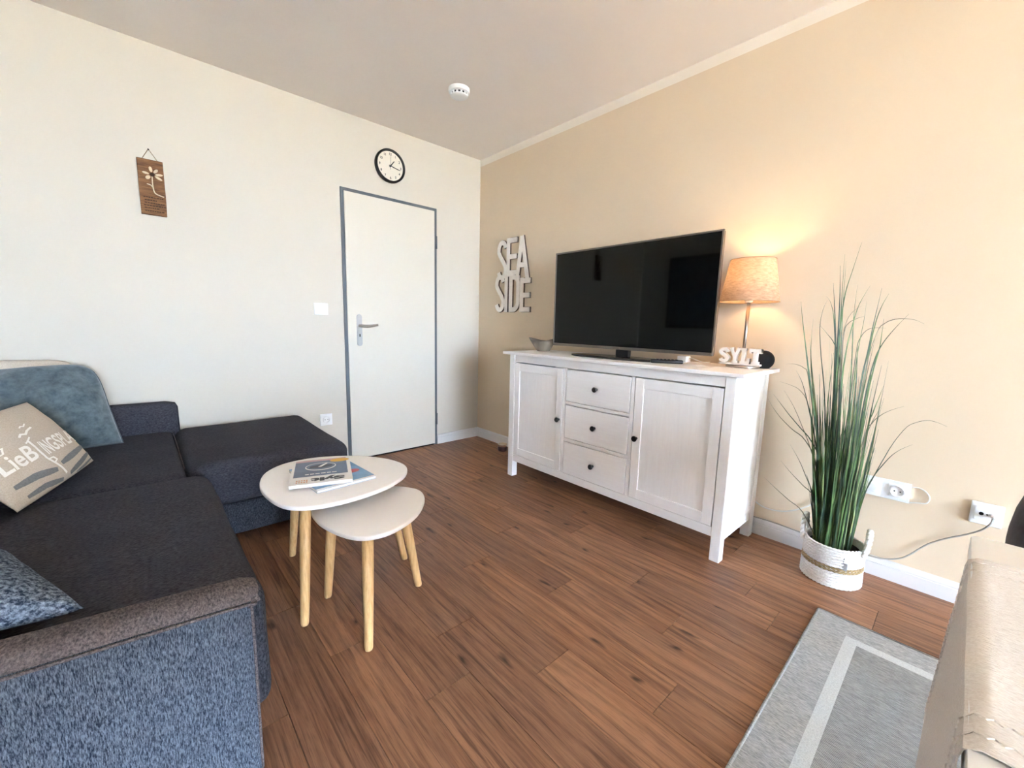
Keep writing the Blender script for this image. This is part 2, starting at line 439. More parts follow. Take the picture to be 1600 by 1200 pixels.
def stroke(bm, pts, wd, d0, d1, fn, closed=False):
    """ribbon of width wd along a 2D polyline, extruded d0..d1, placed by fn(x, y, d)"""
    pts = [Vector((p[0], p[1])) for p in pts]; L, R = [], []
    n = len(pts)
    for i, p in enumerate(pts):
        a = pts[i-1] if (i > 0 or closed) else p
        b = pts[(i+1) % n] if (i < n-1 or closed) else p
        d1v = (p-a).normalized() if (p-a).length > 1e-9 else (b-p).normalized()
        d2v = (b-p).normalized() if (b-p).length > 1e-9 else d1v
        nn = Vector((-(d1v+d2v).y, (d1v+d2v).x))
        nn = nn.normalized() if nn.length > 1e-6 else Vector((-d1v.y, d1v.x))
        cs = max(0.5, nn.dot(Vector((-d1v.y, d1v.x))))
        ww = (wd[i] if isinstance(wd, (list, tuple)) else wd)/2/cs
        L.append(p+nn*ww); R.append(p-nn*ww)
    V = [[bm.verts.new(fn(q.x, q.y, d)) for q in arr] for arr in (L, R) for d in (d0, d1)]
    l0, l1, r0, r1 = V
    rng = range(n) if closed else range(n-1)
    for i in rng:
        j = (i+1) % n
        for q in ((l1[i], l1[j], r1[j], r1[i]), (l0[j], l0[i], r0[i], r0[j]), (l0[i], l0[j], l1[j], l1[i]), (r1[i], r1[j], r0[j], r0[i])):
            bm.faces.new(q)
    if not closed:
        bm.faces.new((l0[0], l1[0], r1[0], r0[0])); bm.faces.new((l1[-1], l0[-1], r0[-1], r1[-1]))
    return bm
def fix(bm): bmesh.ops.recalc_face_normals(bm, faces=bm.faces); return bm

# ------------------------------------------------------------------ room shell
T = 0.12
bm = box(B(), XW-T, 0+T, 0, T, -0.05, H+0.05); obj('wall_north', bm, 'wall_cream', kind='structure')
bm = B()
box(bm, 0, T, WY-T, 0, -0.05, H-0.055, mi=0); box(bm, 0, T, WY-T, 0, H-0.055, H+0.05, mi=1)
obj('wall_east', bm, ['wall_beige', 'stripe_white'], kind='structure')
bm = box(B(), XW-T, XW, WY-T, 0, -0.05, H+0.05); obj('wall_west', bm, 'wall_white', kind='structure')
bm = B()
for q in ((XW, WX0, -0.05, H+0.05), (WX1, 0, -0.05, H+0.05), (WX0, WX1, -0.05, WZ0), (WX0, WX1, WZ1, H+0.05)):
    box(bm, q[0], q[1], WY-T, WY, q[2], q[3])
obj('wall_south', bm, 'wall_white', kind='structure')
bm = box(B(), XW-T, T, WY-T, T, H, H+T); obj('ceiling', bm, 'ceiling_white', kind='structure')
# window in the south wall: outer frame, two mullions, three panes
win = thing('window_1', None, None, ((WX0+WX1)/2, WY-T/2, WZ0), kind='structure')
bm = B(); fy0, fy1 = WY-0.09, WY-0.03
for q in ((WX0, WX0+.06, WZ0, WZ1), (WX1-.06, WX1, WZ0, WZ1), (WX0+.06, WX1-.06, WZ0, WZ0+.06), (WX0+.06, WX1-.06, WZ1-.06, WZ1)):
    box(bm, q[0], q[1], fy0, fy1, q[2], q[3])
obj('window_frame', bm, 'trim_white', win)
ws = (WX1-WX0)/3
for k in (1, 2):
    bm = box(B(), WX0+k*ws-.045, WX0+k*ws+.045, fy0, fy1, WZ0+.06, WZ1-.06, 0.004); obj('mullion', bm, 'trim_white', win)
for k in range(3):
    bm = box(B(), WX0+k*ws+.046+(0.015 if k == 0 else 0), WX0+(k+1)*ws-.046-(0.015 if k == 2 else 0), WY-.064, WY-.058, WZ0+.061, WZ1-.061)
    obj('pane', bm, 'window_glass', win)
bm = box(B(), -60, 60, -90, WY-T-0.02, -0.4, -0.2); obj('ground_outside', bm, 'ground_outside', kind='structure')
# floor of vinyl planks 0.153 x 0.914 laid along y
fl = obj('floor', box(B(), XW-T, T, WY-T, T, -0.08, -0.005), 'void_dark', kind='structure')
PW, PL, GAP = 0.1530, 0.914, 0.0006
joint = {0: -2.502, -1: -2.277, -2: -1.827, 1: -2.090, 2: -1.725, 3: -2.333, 4: -2.001, 5: -2.193, 6: -1.853, 7: -1.524, 8: -1.982}
plank_cache = {}
def plank_mesh(wd, ln):
    k = (round(wd, 4), round(ln, 4))
    if k not in plank_cache:
        bm = B(); box(bm, -wd/2+GAP, wd/2-GAP, -ln/2+GAP, ln/2-GAP, -0.005, 0.0)
        top = [e for e in bm.edges if all(v.co.z > -0.001 for v in e.verts)]
        bmesh.ops.bevel(bm, geom=top, offset=0.0009, segments=1, affect='EDGES')
        me = bpy.data.meshes.new('plank'); bm.to_mesh(me); bm.free(); me.materials.append(MATS['vinyl_oak']); plank_cache[k] = me
    return plank_cache[k]
ORG[fl] = fl.location.copy()
for row in range(-7, 17):
    xa = -0.930-row*PW; xb = xa-PW     # row 0 spans -0.930..-1.083
    xa = min(xa, 0.0); xb = max(xb, XW)
    if xa-xb < 0.01: continue
    j0 = joint.get(row, -2.4+((row*0.377) % 0.914))
    k0 = math.floor((WY-j0)/PL)
    y = j0+k0*PL
    while y < -0.001:
        ya, yb = max(y, WY), min(y+PL, 0.0)
        if yb-ya > 0.005:
            o = bpy.data.objects.new('plank', plank_mesh(xa-xb, yb-ya)); COL.objects.link(o)
            o.parent = fl; o.location = Vector(((xa+xb)/2, (ya+yb)/2, 0.0))-fl.location
        y += PL
# baseboards
def baseboard(name, pts_from, pts_to, nrm):
    a, b = Vector(pts_from), Vector(pts_to); n = Vector(nrm)
    prof = [(0, 0), (0.015, 0), (0.015, 0.058), (0.0125, 0.060), (0.0125, 0.063), (0.0145, 0.065), (0.012, 0.078), (0.006, 0.083), (0, 0.085)]
    bm = B(); A = [bm.verts.new(a+n*d+Vector((0, 0, z))) for d, z in prof]; Bv = [bm.verts.new(b+n*d+Vector((0, 0, z))) for d, z in prof]
    for k in range(len(prof)):
        j = (k+1) % len(prof); bm.faces.new((A[k], A[j], Bv[j], Bv[k]))
    bm.faces.new(A); bm.faces.new(Bv[::-1]); fix(bm)
    return obj(name, bm, 'trim_white', kind='structure')
baseboard('baseboard_north', (-0.455, 0, 0), (-0.0155, 0, 0), (0, -1, 0))
baseboard('baseboard_north', (XW, 0, 0), (-1.248, 0, 0), (0, -1, 0))
baseboard('baseboard_east', (0, 0, 0), (0, -2.486, 0), (-1, 0, 0))
baseboard('baseboard_east', (0, -2.4875, 0), (0, WY, 0), (-1, 0, 0))
# door in the north wall
dr = thing('door_1', None, None, (-0.85, 0, 0), kind='structure')
bm = B()
box(bm, -1.244, -1.196, -0.012, -0.0005, 0, 2.006, 0.002); box(bm, -0.494, -0.4585, -0.012, -0.0005, 0, 2.006, 0.002); box(bm, -1.196, -0.494, -0.012, -0.0005, 1.966, 2.006, 0.002)
obj('door_frame', bm, 'frame_grey', dr)
bm = box(B(), -1.2225, -0.4860, -0.022, -0.0125, 0.014, 1.9815, 0.002); leaf = obj('door_leaf', bm, 'door_white', dr)
bm = box(B(), -1.1955, -0.4945, -0.012, -0.001, 0.0, 0.03); obj('door_gap_shade', bm, 'void_dark', dr)  # solid dark strip standing in for the shade below the leaf
bm = B(); out = []
for k in range(24):
    a = 2*PI*k/24; out.append((math.cos(a)*0.0205, math.sin(a)*0.0205))
plate = [(-1.1385+x, (1.102 if z > 0 else 0.906)+z) for x, z in out]
A = [bm.verts.new((x, -0.0225, z)) for x, z in plate]; A2 = [bm.verts.new((x, -0.029, z)) for x, z in plate]
bm.faces.new(A); f2 = bm.faces.new(A2)
for k in range(24): bm.faces.new((A[k], A[(k+1) % 24], A2[(k+1) % 24], A2[k]))
fix(bm); bmesh.ops.bevel(bm, geom=list(f2.edges), offset=0.003, segments=2, affect='EDGES')
hp = obj('handle_plate', bm, 'brushed_metal', dr, smooth='auto')
bm = tube(B(), spline([(-1.1385, -0.029, 1.037), (-1.1385, -0.075, 1.037), (-1.128, -0.088, 1.036), (-1.09, -0.090, 1.036), (-1.045, -0.089, 1.042), (-1.022, -0.086, 1.046)], 6),
          [0.011]*18+[0.010]*6+[0.0085]*7, 10)
obj('lever', bm, 'steel', dr, smooth='auto')
bm = B(); box(bm, -1.1425, -1.1345, -0.0296, -0.0291, 0.955, 0.976); obj('keyhole', bm, 'void_dark', hp)
for z in (1.735, 0.235):
    bm = tube(B(), [(-0.468, -0.0205, z-0.05), (-0.468, -0.0205, z+0.05)], 0.008, 10); obj('hinge', bm, 'frame_grey', dr, smooth='auto')

# ------------------------------------------------------------------ wall and ceiling fittings
# smoke detector
c = (-0.785, -0.80)
sd = thing('smoke_detector', 'round white smoke detector on the ceiling', 'smoke detector', (c[0], c[1], H-0.048))
obj('base', lathe(B(), (c[0], c[1], H), [(0.066, -0.0005), (0.066, -0.008), (0.063, -0.022), (0.056, -0.026)], 40), 'plastic_white', sd, smooth='auto')
obj('chamber', lathe(B(), (c[0], c[1], H), [(0.048, -0.026), (0.048, -0.038)], 32), 'black_plastic', sd, smooth='auto')
bm = B()
for k in range(12):
    a = 2*PI*k/12+0.2; p = Vector((c[0]+0.0485*math.cos(a), c[1]+0.0485*math.sin(a), 0))
    tube(bm, [(p.x, p.y, H-0.0255), (p.x, p.y, H-0.0395)], 0.0065, 6)
obj('ribs', bm, 'plastic_white', sd)
obj('cap', lathe(B(), (c[0], c[1], H), [(0.053, -0.0385), (0.052, -0.042), (0.042, -0.047), (0.012, -0.0475)], 40), 'plastic_white', sd, smooth='auto')
# wall clock
cc = Vector((-0.867, 0, 2.232)); R = 0.119
ck = thing('wall_clock', 'round black-rimmed wall clock with cream dial above the door', 'clock', (cc.x, -0.015, cc.z-R))
obj('rim', lathe(B(), cc, [(R-0.004, 0.001), (R, 0.006), (R, 0.028), (R-0.006, 0.033), (R-0.014, 0.031), (R-0.0165, 0.020)], 64, 'y', capt=False), 'black_plastic', ck, smooth='auto')
dial = obj('dial', lathe(B(), cc, [(R-0.0155, 0.012), (R-0.0155, 0.020)], 64, 'y'), 'clock_face', ck, smooth='auto')
for k in range(1, 13):
    a = PI/2-2*PI*k/12; px, pz = cc.x+0.084*math.cos(a), cc.z+0.084*math.sin(a)
    bm = add_text(B(), str(k), lambda x, y, z, px=px, pz=pz: Vector((px+x, -0.0206+z, pz+y-0.0075)), size=0.024, offset=0.0006, align='CENTER')
    obj('numeral', bm, 'ink_black', dial)
def hand(name, ang, L, tail, wd, d, m):
    ux, uz = math.cos(ang), math.sin(ang); bm = B()
    vs = []
    for s, ww in ((-tail, wd), (L, wd*0.7)):
        for sg in (-1, 1): vs.append((s, sg*ww/2))
    q = [vs[0], vs[2], vs[3], vs[1]]
    A = [bm.verts.new((cc.x+s*ux-t*uz, -d, cc.z+s*uz+t*ux)) for s, t in q]; A2 = [bm.verts.new((cc.x+s*ux-t*uz, -d-0.001, cc.z+s*uz+t*ux)) for s, t in q]
    bm.faces.new(A); bm.faces.new(A2)
    for k in range(4): bm.faces.new((A[k], A[(k+1) % 4], A2[(k+1) % 4], A2[k]))
    fix(bm); obj(name, bm, m, ck)
hand('hour_hand', PI/2-2*PI*(1.28/12), 0.050, 0.012, 0.0085, 0.0225, 'ink_black')
hand('minute_hand', PI/2-2*PI*(17/60), 0.078, 0.012, 0.0070, 0.0245, 'ink_black')
hand('second_hand', PI/2-2*PI*(0.3/60), 0.086, 0.026, 0.0022, 0.0265, 'ink_black')
obj('hub', lathe(B(), cc, [(0.005, 0.021), (0.005, 0.0285)], 16, 'y'), 'ink_black', ck, smooth='auto')
# driftwood plaque with a shell flower
pq = thing('wall_plaque', 'weathered wooden board with pale shell flower hanging on a string', 'plaque', (-2.259, -0.012, 1.622))
bm = box(B(), -2.313, -2.205, -0.020, -0.004, 1.622, 1.909, 0.002)
bmesh.ops.subdivide_edges(bm, edges=bm.edges[:], cuts=3)
for v in bm.verts: v.co += Vector((1, 0, 0.7))*0.002*noise.noise(v.co*40)
board = obj('board', bm, 'old_wood', pq)
obj('string', tube(B(), [(-2.292, -0.014, 1.905), (-2.262, -0.006, 1.962), (-2.258, -0.006, 1.962), (-2.224, -0.014, 1.905)], 0.0016, 6), 'twine', pq)
obj('nail', lathe(B(), (-2.26, 0, 1.962), [(0.0022, -0.002), (0.0022, 0.010), (0.0042, 0.010), (0.0042, 0.012)], 10, 'y'), 'dark_metal', pq)
fc = (-2.254, 1.832)
for ang, L, wd in ((100, .030, .015), (52, .028, .014), (8, .034, .013), (-28, .034, .014), (172, .030, .013), (222, .026, .018)):
    a = math.radians(ang); bm = B(); bmesh.ops.create_uvsphere(bm, u_segments=10, v_segments=6, radius=1)
    ce = (fc[0]+math.cos(a)*(0.012+L/2), fc[1]+math.sin(a)*(0.012+L/2))
    for v in bm.verts:
        s, t, d = v.co.x*L/2, v.co.y*wd/2, v.co.z*0.003
        v.co = Vector((ce[0]+s*math.cos(a)-t*math.sin(a), -0.0215+d, ce[1]+s*math.sin(a)+t*math.cos(a)))
    obj('petal', bm, 'shell_cream', pq, smooth=True)
bm = B(); bmesh.ops.create_uvsphere(bm, u_segments=10, v_segments=6, radius=0.010)
for v in bm.verts: v.co = Vector((fc[0]+v.co.x, -0.0215+v.co.z*0.4, fc[1]+v.co.y))
obj('flower_centre', bm, 'burnt_ink', pq, smooth=True)
obj('flower_stem', tube(B(), spline([(-2.255, -0.022, 1.822), (-2.256, -0.023, 1.78), (-2.252, -0.023, 1.745), (-2.243, -0.023, 1.733), (-2.225, -0.022, 1.727), (-2.212, -0.022, 1.724)], 4), 0.0030, 6), 'shell_cream', pq, smooth=True)
obj('twig', tube(B(), spline([(-2.254, -0.022, 1.762), (-2.264, -0.023, 1.776), (-2.280, -0.023, 1.780)], 4), 0.0026, 6), 'shell_cream', pq, smooth=True)
bm = B(); rnd = random.Random(3)
for i, z in enumerate((1.712, 1.697, 1.683, 1.669, 1.656, 1.641)):
    x = -2.300+rnd.random()*0.006
    end = (-2.222, -2.245, -2.214, -2.214, -2.24, -2.214)[i]
    while x < end:
        L = 0.004+rnd.random()*0.008; box(bm, x, x+L, -0.0208, -0.0198, z-0.0022, z+0.0024); x += L+0.0022
obj('engraving', bm, 'burnt_ink', pq, kind='stuff')
# light switch
sw = thing('light_switch', 'white double light switch left of the door handle', 'light switch', (-1.401, -0.005, 1.111))
obj('frame', box(B(), -1.447, -1.355, -0.009, -0.0005, 1.110, 1.192, 0.002), 'plastic_white', sw)
obj('rocker', box(B(), -1.438, -1.4022, -0.014, -0.0092, 1.119, 1.183, 0.0015), 'plastic_white', sw)
obj('rocker', box(B(), -1.4008, -1.364, -0.0125, -0.0092, 1.119, 1.183, 0.0015), 'plastic_white', sw)
# sockets: function gives one round schuko insert on a plane
def socket_round(par, c, u, n, z):
    """c: point on the wall, u along the wall, n out of the wall"""
    c, u, n = Vector(c), Vector(u), Vector(n)
    bm = B()
    def ring(r, d): return [bm.verts.new(c+u*r*math.cos(2*PI*k/28)+Vector((0, 0, 1))*r*math.sin(2*PI*k/28)+n*d) for k in range(28)]
    rs = [ring(0.0240, 0.0095), ring(0.0235, 0.0165), ring(0.0205, 0.0165), ring(0.0195, 0.0102)]
    for a, b in zip(rs, rs[1:]):
        for k in range(28): bm.faces.new((a[k], a[(k+1) % 28], b[(k+1) % 28], b[k]))
    bm.faces.new(rs[-1]); fix(bm); ins = obj('socket_insert', bm, 'plastic_white', par, smooth='auto')
    for s in (-1, 1):
        p = c+u*0.0095*s
        bm = B(); vs = [bm.verts.new(p+u*0.0028*math.cos(2*PI*k/10)+Vector((0, 0, 1))*0.0028*math.sin(2*PI*k/10)+n*0.0108) for k in range(10)]
        vs2 = [bm.verts.new(v.co-n*0.003) for v in vs]; bm.faces.new(vs); bm.faces.new(vs2)
        for k in range(10): bm.faces.new((vs[k], vs[(k+1) % 10], vs2[(k+1) % 10], vs2[k]))
        fix(bm); obj('contact_hole', bm, 'void_dark', ins)
    return ins
so = thing('wall_socket', 'single white wall socket beside the door above the chaise', 'socket', (-1.397, -0.005, 0.308))
obj('frame', box(B(), -1.440, -1.355, -0.0095, -0.0005, 0.308, 0.393, 0.0025), 'plastic_white', so)
socket_round(so, (-1.3975, 0, 0.351), (1, 0, 0), (0, -1, 0), 0)
ds = thing('double_wall_socket', 'white double wall socket behind the grass plant with a plug in its left half', 'socket', (-0.005, -2.934, 0.358))
obj('frame', box(B(), -0.0095, -0.0005, -3.014, -2.853, 0.361, 0.446, 0.0025), 'plastic_white', ds)
for y in (-2.893, -2.974):
    bm = box(B(), -0.012, -0.0096, y-0.030, y+0.030, 0.3735, 0.4335, 0.002); obj('cover', bm, 'plastic_white', ds)
socket_round(ds, (-0.003, -2.974, 0.4035), (0, 1, 0), (-1, 0, 0), 0)
pg = thing('plug', 'flat white round plug in the double socket behind the grass', 'plug', (-0.02, -2.893, 0.38))
obj('plug_body', lathe(B(), (-0.0125, -2.893, 0.4035), [(0.021, 0.0), (0.021, 0.012), (0.017, 0.020), (0.006, 0.022)], 28, 'x'), 'plastic_white', pg, smooth='auto')
obj('cable', tube(B(), spline([(-0.028, -2.885, 0.400), (-0.033, -2.86, 0.397), (-0.030, -2.82, 0.400), (-0.020, -2.76, 0.33), (-0.012, -2.70, 0.258), (-0.012, -2.640, 0.204), (-0.010, -2.575, 0.167), (-0.010, -2.504, 0.155), (-0.010, -2.448, 0.170), (-0.010, -2.38, 0.22)], 6), 0.0032, 8), 'rubber_cord', pg, smooth=True)
co = obj('cable_loop', tube(B(), spline([(-0.006, -3.012, 0.432), (-0.006, -3.035, 0.437), (-0.006, -3.058, 0.428), (-0.006, -3.072, 0.405), (-0.006, -3.065, 0.380), (-0.006, -3.04, 0.373), (-0.006, -3.005, 0.362)], 6), 0.0024, 8), 'rubber_cord', None, smooth=True,
         label='thin white cable loop on the wall at the right of the double socket', cat='cable')
ts = thing('antenna_socket', 'white antenna wall socket near the table with a grey cable plugged in', 'socket', (-0.005, -3.2285, 0.350))
obj('frame', box(B(), -0.0125, -0.0005, -3.271, -3.186, 0.350, 0.436, 0.003), 'plastic_white', ts)
obj('cover', box(B(), -0.0160, -0.0126, -3.260, -3.197, 0.366, 0.422, 0.002), 'plastic_white', ts)
obj('port', lathe(B(), (-0.016, -3.215, 0.394), [(0.0065, 0.0), (0.0065, 0.001)], 16, 'x'), 'void_dark', ts)
obj('port', lathe(B(), (-0.016, -3.230, 0.394), [(0.0028, 0.0), (0.0028, 0.001)], 12, 'x'), 'void_dark', ts)
obj('port', lathe(B(), (-0.016, -3.244, 0.394), [(0.0075, 0.0), (0.0075, 0.004)], 16, 'x'), 'plastic_white', ts)
ac = thing('antenna_cable', 'grey antenna cable running from its wall socket down to the baseboard', 'cable', (-0.02, -3.05, 0.06))
obj('connector', lathe(B(), (-0.0205, -3.244, 0.394), [(0.0055, 0.0), (0.0060, 0.020), (0.0045, 0.032)], 14, 'x'), 'rubber_cord', ac, smooth='auto')
obj('cord', tube(B(), spline([(-0.052, -3.244, 0.394), (-0.062, -3.240, 0.375), (-0.052, -3.225, 0.345), (-0.026, -3.205, 0.315), (-0.012, -3.178, 0.287), (-0.010, -3.140, 0.258), (-0.012, -3.090, 0.212), (-0.014, -3.041, 0.142), (-0.017, -3.010, 0.112), (-0.019, -2.965, 0.092), (-0.022, -2.90, 0.085), (-0.022, -2.78, 0.088), (-0.022, -2.656, 0.091), (-0.022, -2.55, 0.096), (-0.022, -2.46, 0.095), (-0.022, -2.35, 0.085)], 6), 0.0030, 8), 'cord_grey', ac, smooth=True)
# SEA SIDE letters on the east wall, one joined cut-out
sg = thing('seaside_sign', 'white distressed wooden cut-out wall lettering reading SEA SIDE', 'sign', (-0.008, -0.50, 1.178))
def lp(x, y, d): return Vector((-d, -0.262-x, 1.178+y))
def arc(cx, cy, rx, ry, a0, a1, n=10): return [(cx+rx*math.cos(math.radians(a0+(a1-a0)*k/n)), cy+ry*math.sin(math.radians(a0+(a1-a0)*k/n))) for k in range(n+1)]
def letterS(x0, y0, wd, h, t):
    cx = x0+wd/2; r = (wd-t)/2
    top = arc(cx, y0+h-t/2-h*0.19, r, h*0.19, 15, 180, 9)
    bot = arc(cx, y0+t/2+h*0.19, r, h*0.19, 0, -165, 9)
    mid = [(cx-r*0.55, y0+h*0.60), (cx+r*0.55, y0+h*0.42)]
    return top+[(cx-r, y0+h*0.70)]+mid+[(cx+r, y0+h*0.31)]+bot
LN = [0]
def letter(strokes, t):
    LN[0] += 1
    for nm, m, grow, d0, d1 in (('letter', 'letter_white', 0.0, 0.0015, 0.0165), ('letter_edge', 'letter_edge', 0.0045, 0.0008, 0.0140)):
        bm = B()
        for q, s in enumerate(strokes): stroke(bm, s, t+grow, d0, d1+(0.0004*LN[0] if nm == 'letter' else 0)+0.00008*q, lp)
        fix(bm)
        if nm == 'letter': L = obj(nm, bm, m, sg)
        else: obj(nm, bm, m, L)
t = 0.039; h1 = 0.30; y1 = 0.305
# upper word
letter([letterS(0.012, y1-0.035, 0.128, h1+0.03, t)], t)
letter([[(0.155, y1-0.01), (0.155, y1+h1+0.002)], [(0.155, y1+h1-t/2), (0.262, y1+h1-t/2)], [(0.155, y1+h1*0.50), (0.258, y1+h1*0.50)], [(0.155, y1+t/2), (0.262, y1+t/2)]], t)
letter([[(0.268, y1-0.045), (0.318, y1+h1)], [(0.318, y1+h1), (0.395, y1-0.055)], [(0.285, y1+0.075), (0.37, y1+0.07)], [(0.262, y1-0.028), (0.30, y1-0.028)]], t)
# lower word
letter([letterS(-0.008, 0.0, 0.125, 0.318, t)], t)
letter([[(0.136, 0.0), (0.136, y1+0.014)]], t*0.92)
letter([[(0.196, 0.0), (0.196, y1+0.012)], [(0.19, y1-t/2), (0.225, y1-t/2)]+arc(0.225, y1-t/2-0.05, 0.060, 0.05, 80, 0, 6)+[(0.285, 0.085)]+arc(0.225, 0.085, 0.060, 0.085-t/2, -10, -80, 6)+[(0.19, t/2)]], t)
letter([[(0.330, 0.0), (0.330, y1-0.03)], [(0.330, y1-0.055), (0.43, y1-0.055)], [(0.330, 0.135), (0.425, 0.135)], [(0.330, t/2), (0.43, t/2)]], t)

# ------------------------------------------------------------------ sideboard
XF, XB, Y0, Y1, HT = -0.496, -0.033, -0.930, -2.4915, 0.8885
fx = -0.466
sb = thing('sideboard', 'white stained wooden sideboard with two doors and three drawers', 'sideboard', (-0.26, -1.71, 0))
obj('top', box(B(), XF, XB, Y1, Y0, HT-0.0185, HT, 0.0025), 'stained_along', sb)
yl0, yl1, yr0, yr1 = -0.973, -1.021, -2.404, -2.449
LW = 0.047
for (xa, xb) in ((fx, fx+LW), (XB-0.002-LW, XB-0.002)):
    for (ya, yb) in ((yl0, yl1), (yr0, yr1)):
        obj('leg', box(B(), xa, xb, yb, ya, 0.0, HT-0.019, 0.0025), 'stained_upright', sb)
obj('rail', box(B(), fx+0.003, fx+0.013, yr0+0.0005, yl1-0.0005, 0.8200, HT-0.019, 0.0015), 'stained_along', sb)
obj('rail', box(B(), fx+0.003, fx+0.013, yr0+0.0005, yl1-0.0005, 0.115, 0.1610, 0.0015), 'stained_along', sb)
for (ya, yb) in ((-1.464, -1.4865), (-1.936, -1.9565)):
    obj('divider', box(B(), fx+0.003, fx+0.013, yb, ya, 0.1615, 0.8195, 0.0015), 'stained_upright', sb)
for z in ((0.369, 0.387), (0.599, 0.617)):
    obj('drawer_rail', box(B(), fx+0.003, fx+0.013, -1.9355, -1.487, z[0], z[1], 0.0012), 'stained_along', sb)
for (ya, yb, s) in ((yr0-0.010, yr1+0.004, -1), (yl0-0.004, yl1+0.010, 1)):
    pnl = obj('side_panel', box(B(), fx+LW, XB-0.049, yb, ya, 0.115, HT-0.019), 'stained_upright', sb)
    # raised frame of the side: top and bottom rails
    yo = yr1+0.0025 if s < 0 else yl0-0.0025
    for zz in ((0.100, 0.150), (0.825, HT-0.019)):
        obj('side_rail', box(B(), fx+LW+0.0005, XB-0.0495, yo, yo+0.012*(-s), zz[0], zz[1], 0.0015), 'stained_along', sb)
obj('back_panel', box(B(), XB-0.012, XB-0.006, yr0+0.001, yl1-0.001, 0.115, HT-0.020), 'stained_upright', sb)
obj('bottom_panel', box(B(), fx+0.024, XB-0.013, yr0+0.001, yl1-0.001, 0.118, 0.135), 'stained_along', sb)
def knob(par, y, z):
    return obj('knob', lathe(B(), (fx+0.001, y, z), [(0.0075, 0), (0.0065, 0.010), (0.0075, 0.014), (0.0145, 0.019), (0.0155, 0.024), (0.0125, 0.029), (0.004, 0.031)], 20, 'x'), 'dark_metal', par, smooth='auto')
def sdoor(ya, yb, ky):
    zb, zt = 0.1640, 0.8140; fr, rl = 0.0475, 0.053
    d = thing('door', None, None, (0, 0, 0)); d.parent = sb; d.location = Vector((0, (ya+yb)/2, zb)); ORG[d] = ORG[sb]
    DO = Vector((0, (ya+yb)/2, zb))
    def part(name, bm, m, smooth=False):
        o = obj(name, bm, m, d, smooth); o.location = -DO; return o
    for (a_, b_) in ((ya-fr, ya), (yb, yb+fr)): part('stile', box(B(), fx+0.001, fx+0.012, a_, b_, zb, zt, 0.0015), 'stained_upright')
    for (a_, b_) in ((zb, zb+rl), (zt-rl, zt)): part('door_rail', box(B(), fx+0.001, fx+0.012, yb+fr+0.0004, ya-fr-0.0004, a_, b_, 0.0015), 'stained_along')
    part('door_panel', box(B(), fx+0.0070, fx+0.0115, yb+fr+0.0004, ya-fr-0.0004, zb+rl+0.0004, zt-rl-0.0004), 'stained_upright')
    k_ = knob(d, ky, 0.494); k_.location = -DO
sdoor(-1.0245, -1.4603, -1.441); sdoor(-1.9603, -2.4003, -1.985)
for zb, zt in ((0.6200, 0.8140), (0.3895, 0.5935), (0.1640, 0.3635)):
    d = obj('drawer', box(B(), fx+0.001, fx+0.012, -1.9325, -1.4900, zb, zt, 0.002), 'stained_along', sb)
    knob(d, -1.7145, (zb+zt)/2+0.001)

# ------------------------------------------------------------------ television
tx, ty0, ty1, tz0, tz1 = -0.240, -1.164, -2.248, 0.9385, 1.5535
tv = thing('television', 'flat black television with thin grey frame on the sideboard', 'television', (-0.22, -1.70, HT))
bm = B()
box(bm, tx-0.004, tx+0.010, ty1, ty1+0.009, tz0, tz1, 0.0015); box(bm, tx-0.004, tx+0.010, ty0-0.009, ty0, tz0, tz1, 0.0015)
box(bm, tx-0.004, tx+0.010, ty1+0.009, ty0-0.009, tz1-0.009, tz1, 0.0015); box(bm, tx-0.004, tx+0.010, ty1+0.009, ty0-0.009, tz0, tz0+0.017, 0.0015)
obj('bezel', bm, 'bezel_grey', tv)
obj('screen', box(B(), tx-0.001, tx+0.008, ty1+0.0092, ty0-0.0092, tz0+0.0172, tz1-0.0092), 'screen_black', tv)
bm = B(); box(bm, tx+0.0102, tx+0.028, ty1+0.004, ty0-0.004, tz0+0.004, tz1-0.004, 0.004); box(bm, tx+0.0282, tx+0.058, ty1+0.15, ty0-0.15, tz0+0.03, tz0+0.36, 0.012)
obj('back_cover', bm, 'black_plastic', tv)
obj('emblem', lathe(B(), (tx-0.0038, -1.703, tz0+0.0085), [(0.0042, 0), (0.0042, 0.0009)], 16, 'x'), 'chrome', tv)
out = []
for k in range(40):
    a = 2*PI*k/40; ca, sa = math.cos(a), math.sin(a)
    out.append((-0.275+0.115*math.copysign(abs(ca)**0.75, ca), -1.680+0.290*math.copysign(abs(sa)**0.75, sa)))
obj('stand_base', prism(B(), out, HT+0.0005, HT+0.010, 0.003), 'base_dark', tv, smooth='auto')
bm = B(); box(bm, tx+0.012, tx+0.045, -1.755, -1.665, HT+0.010, tz0+0.05, 0.006); obj('stand_neck', bm, 'black_plastic', tv)
# remote control and small power box by the stand
rm = thing('remote_control', 'black remote control lying at the right end of the television stand', 'remote control', (-0.30, -2.04, HT))
o1, o2 = Vector((-0.352, -1.972, 0)), Vector((-0.258, -2.105, 0)); d = (o2-o1).normalized(); n = Vector((-d.y, d.x, 0))
def rmp(a, b, z): q = o1+d*a+n*b; return Vector((q.x, q.y, HT+z))
bm = box(B(), 0, 0.162, -0.021, 0.021, 0.0005, 0.019, 0.006, 3)
for v in bm.verts: v.co = rmp(*v.co)
obj('body', bm, 'black_plastic', rm, smooth='auto')
for i in range(6):
    for j in (-1, 0, 1):
        bm = box(B(), 0.03+i*0.019, 0.041+i*0.019, j*0.012-0.004, j*0.012+0.004, 0.0188, 0.0215, 0.001)
        for v in bm.verts: v.co = rmp(*v.co)
        obj('button', bm, 'dark_metal', rm)
pb = thing('power_adapter', 'small white power adapter with cable behind the remote control', 'adapter', (-0.13, -2.03, HT))
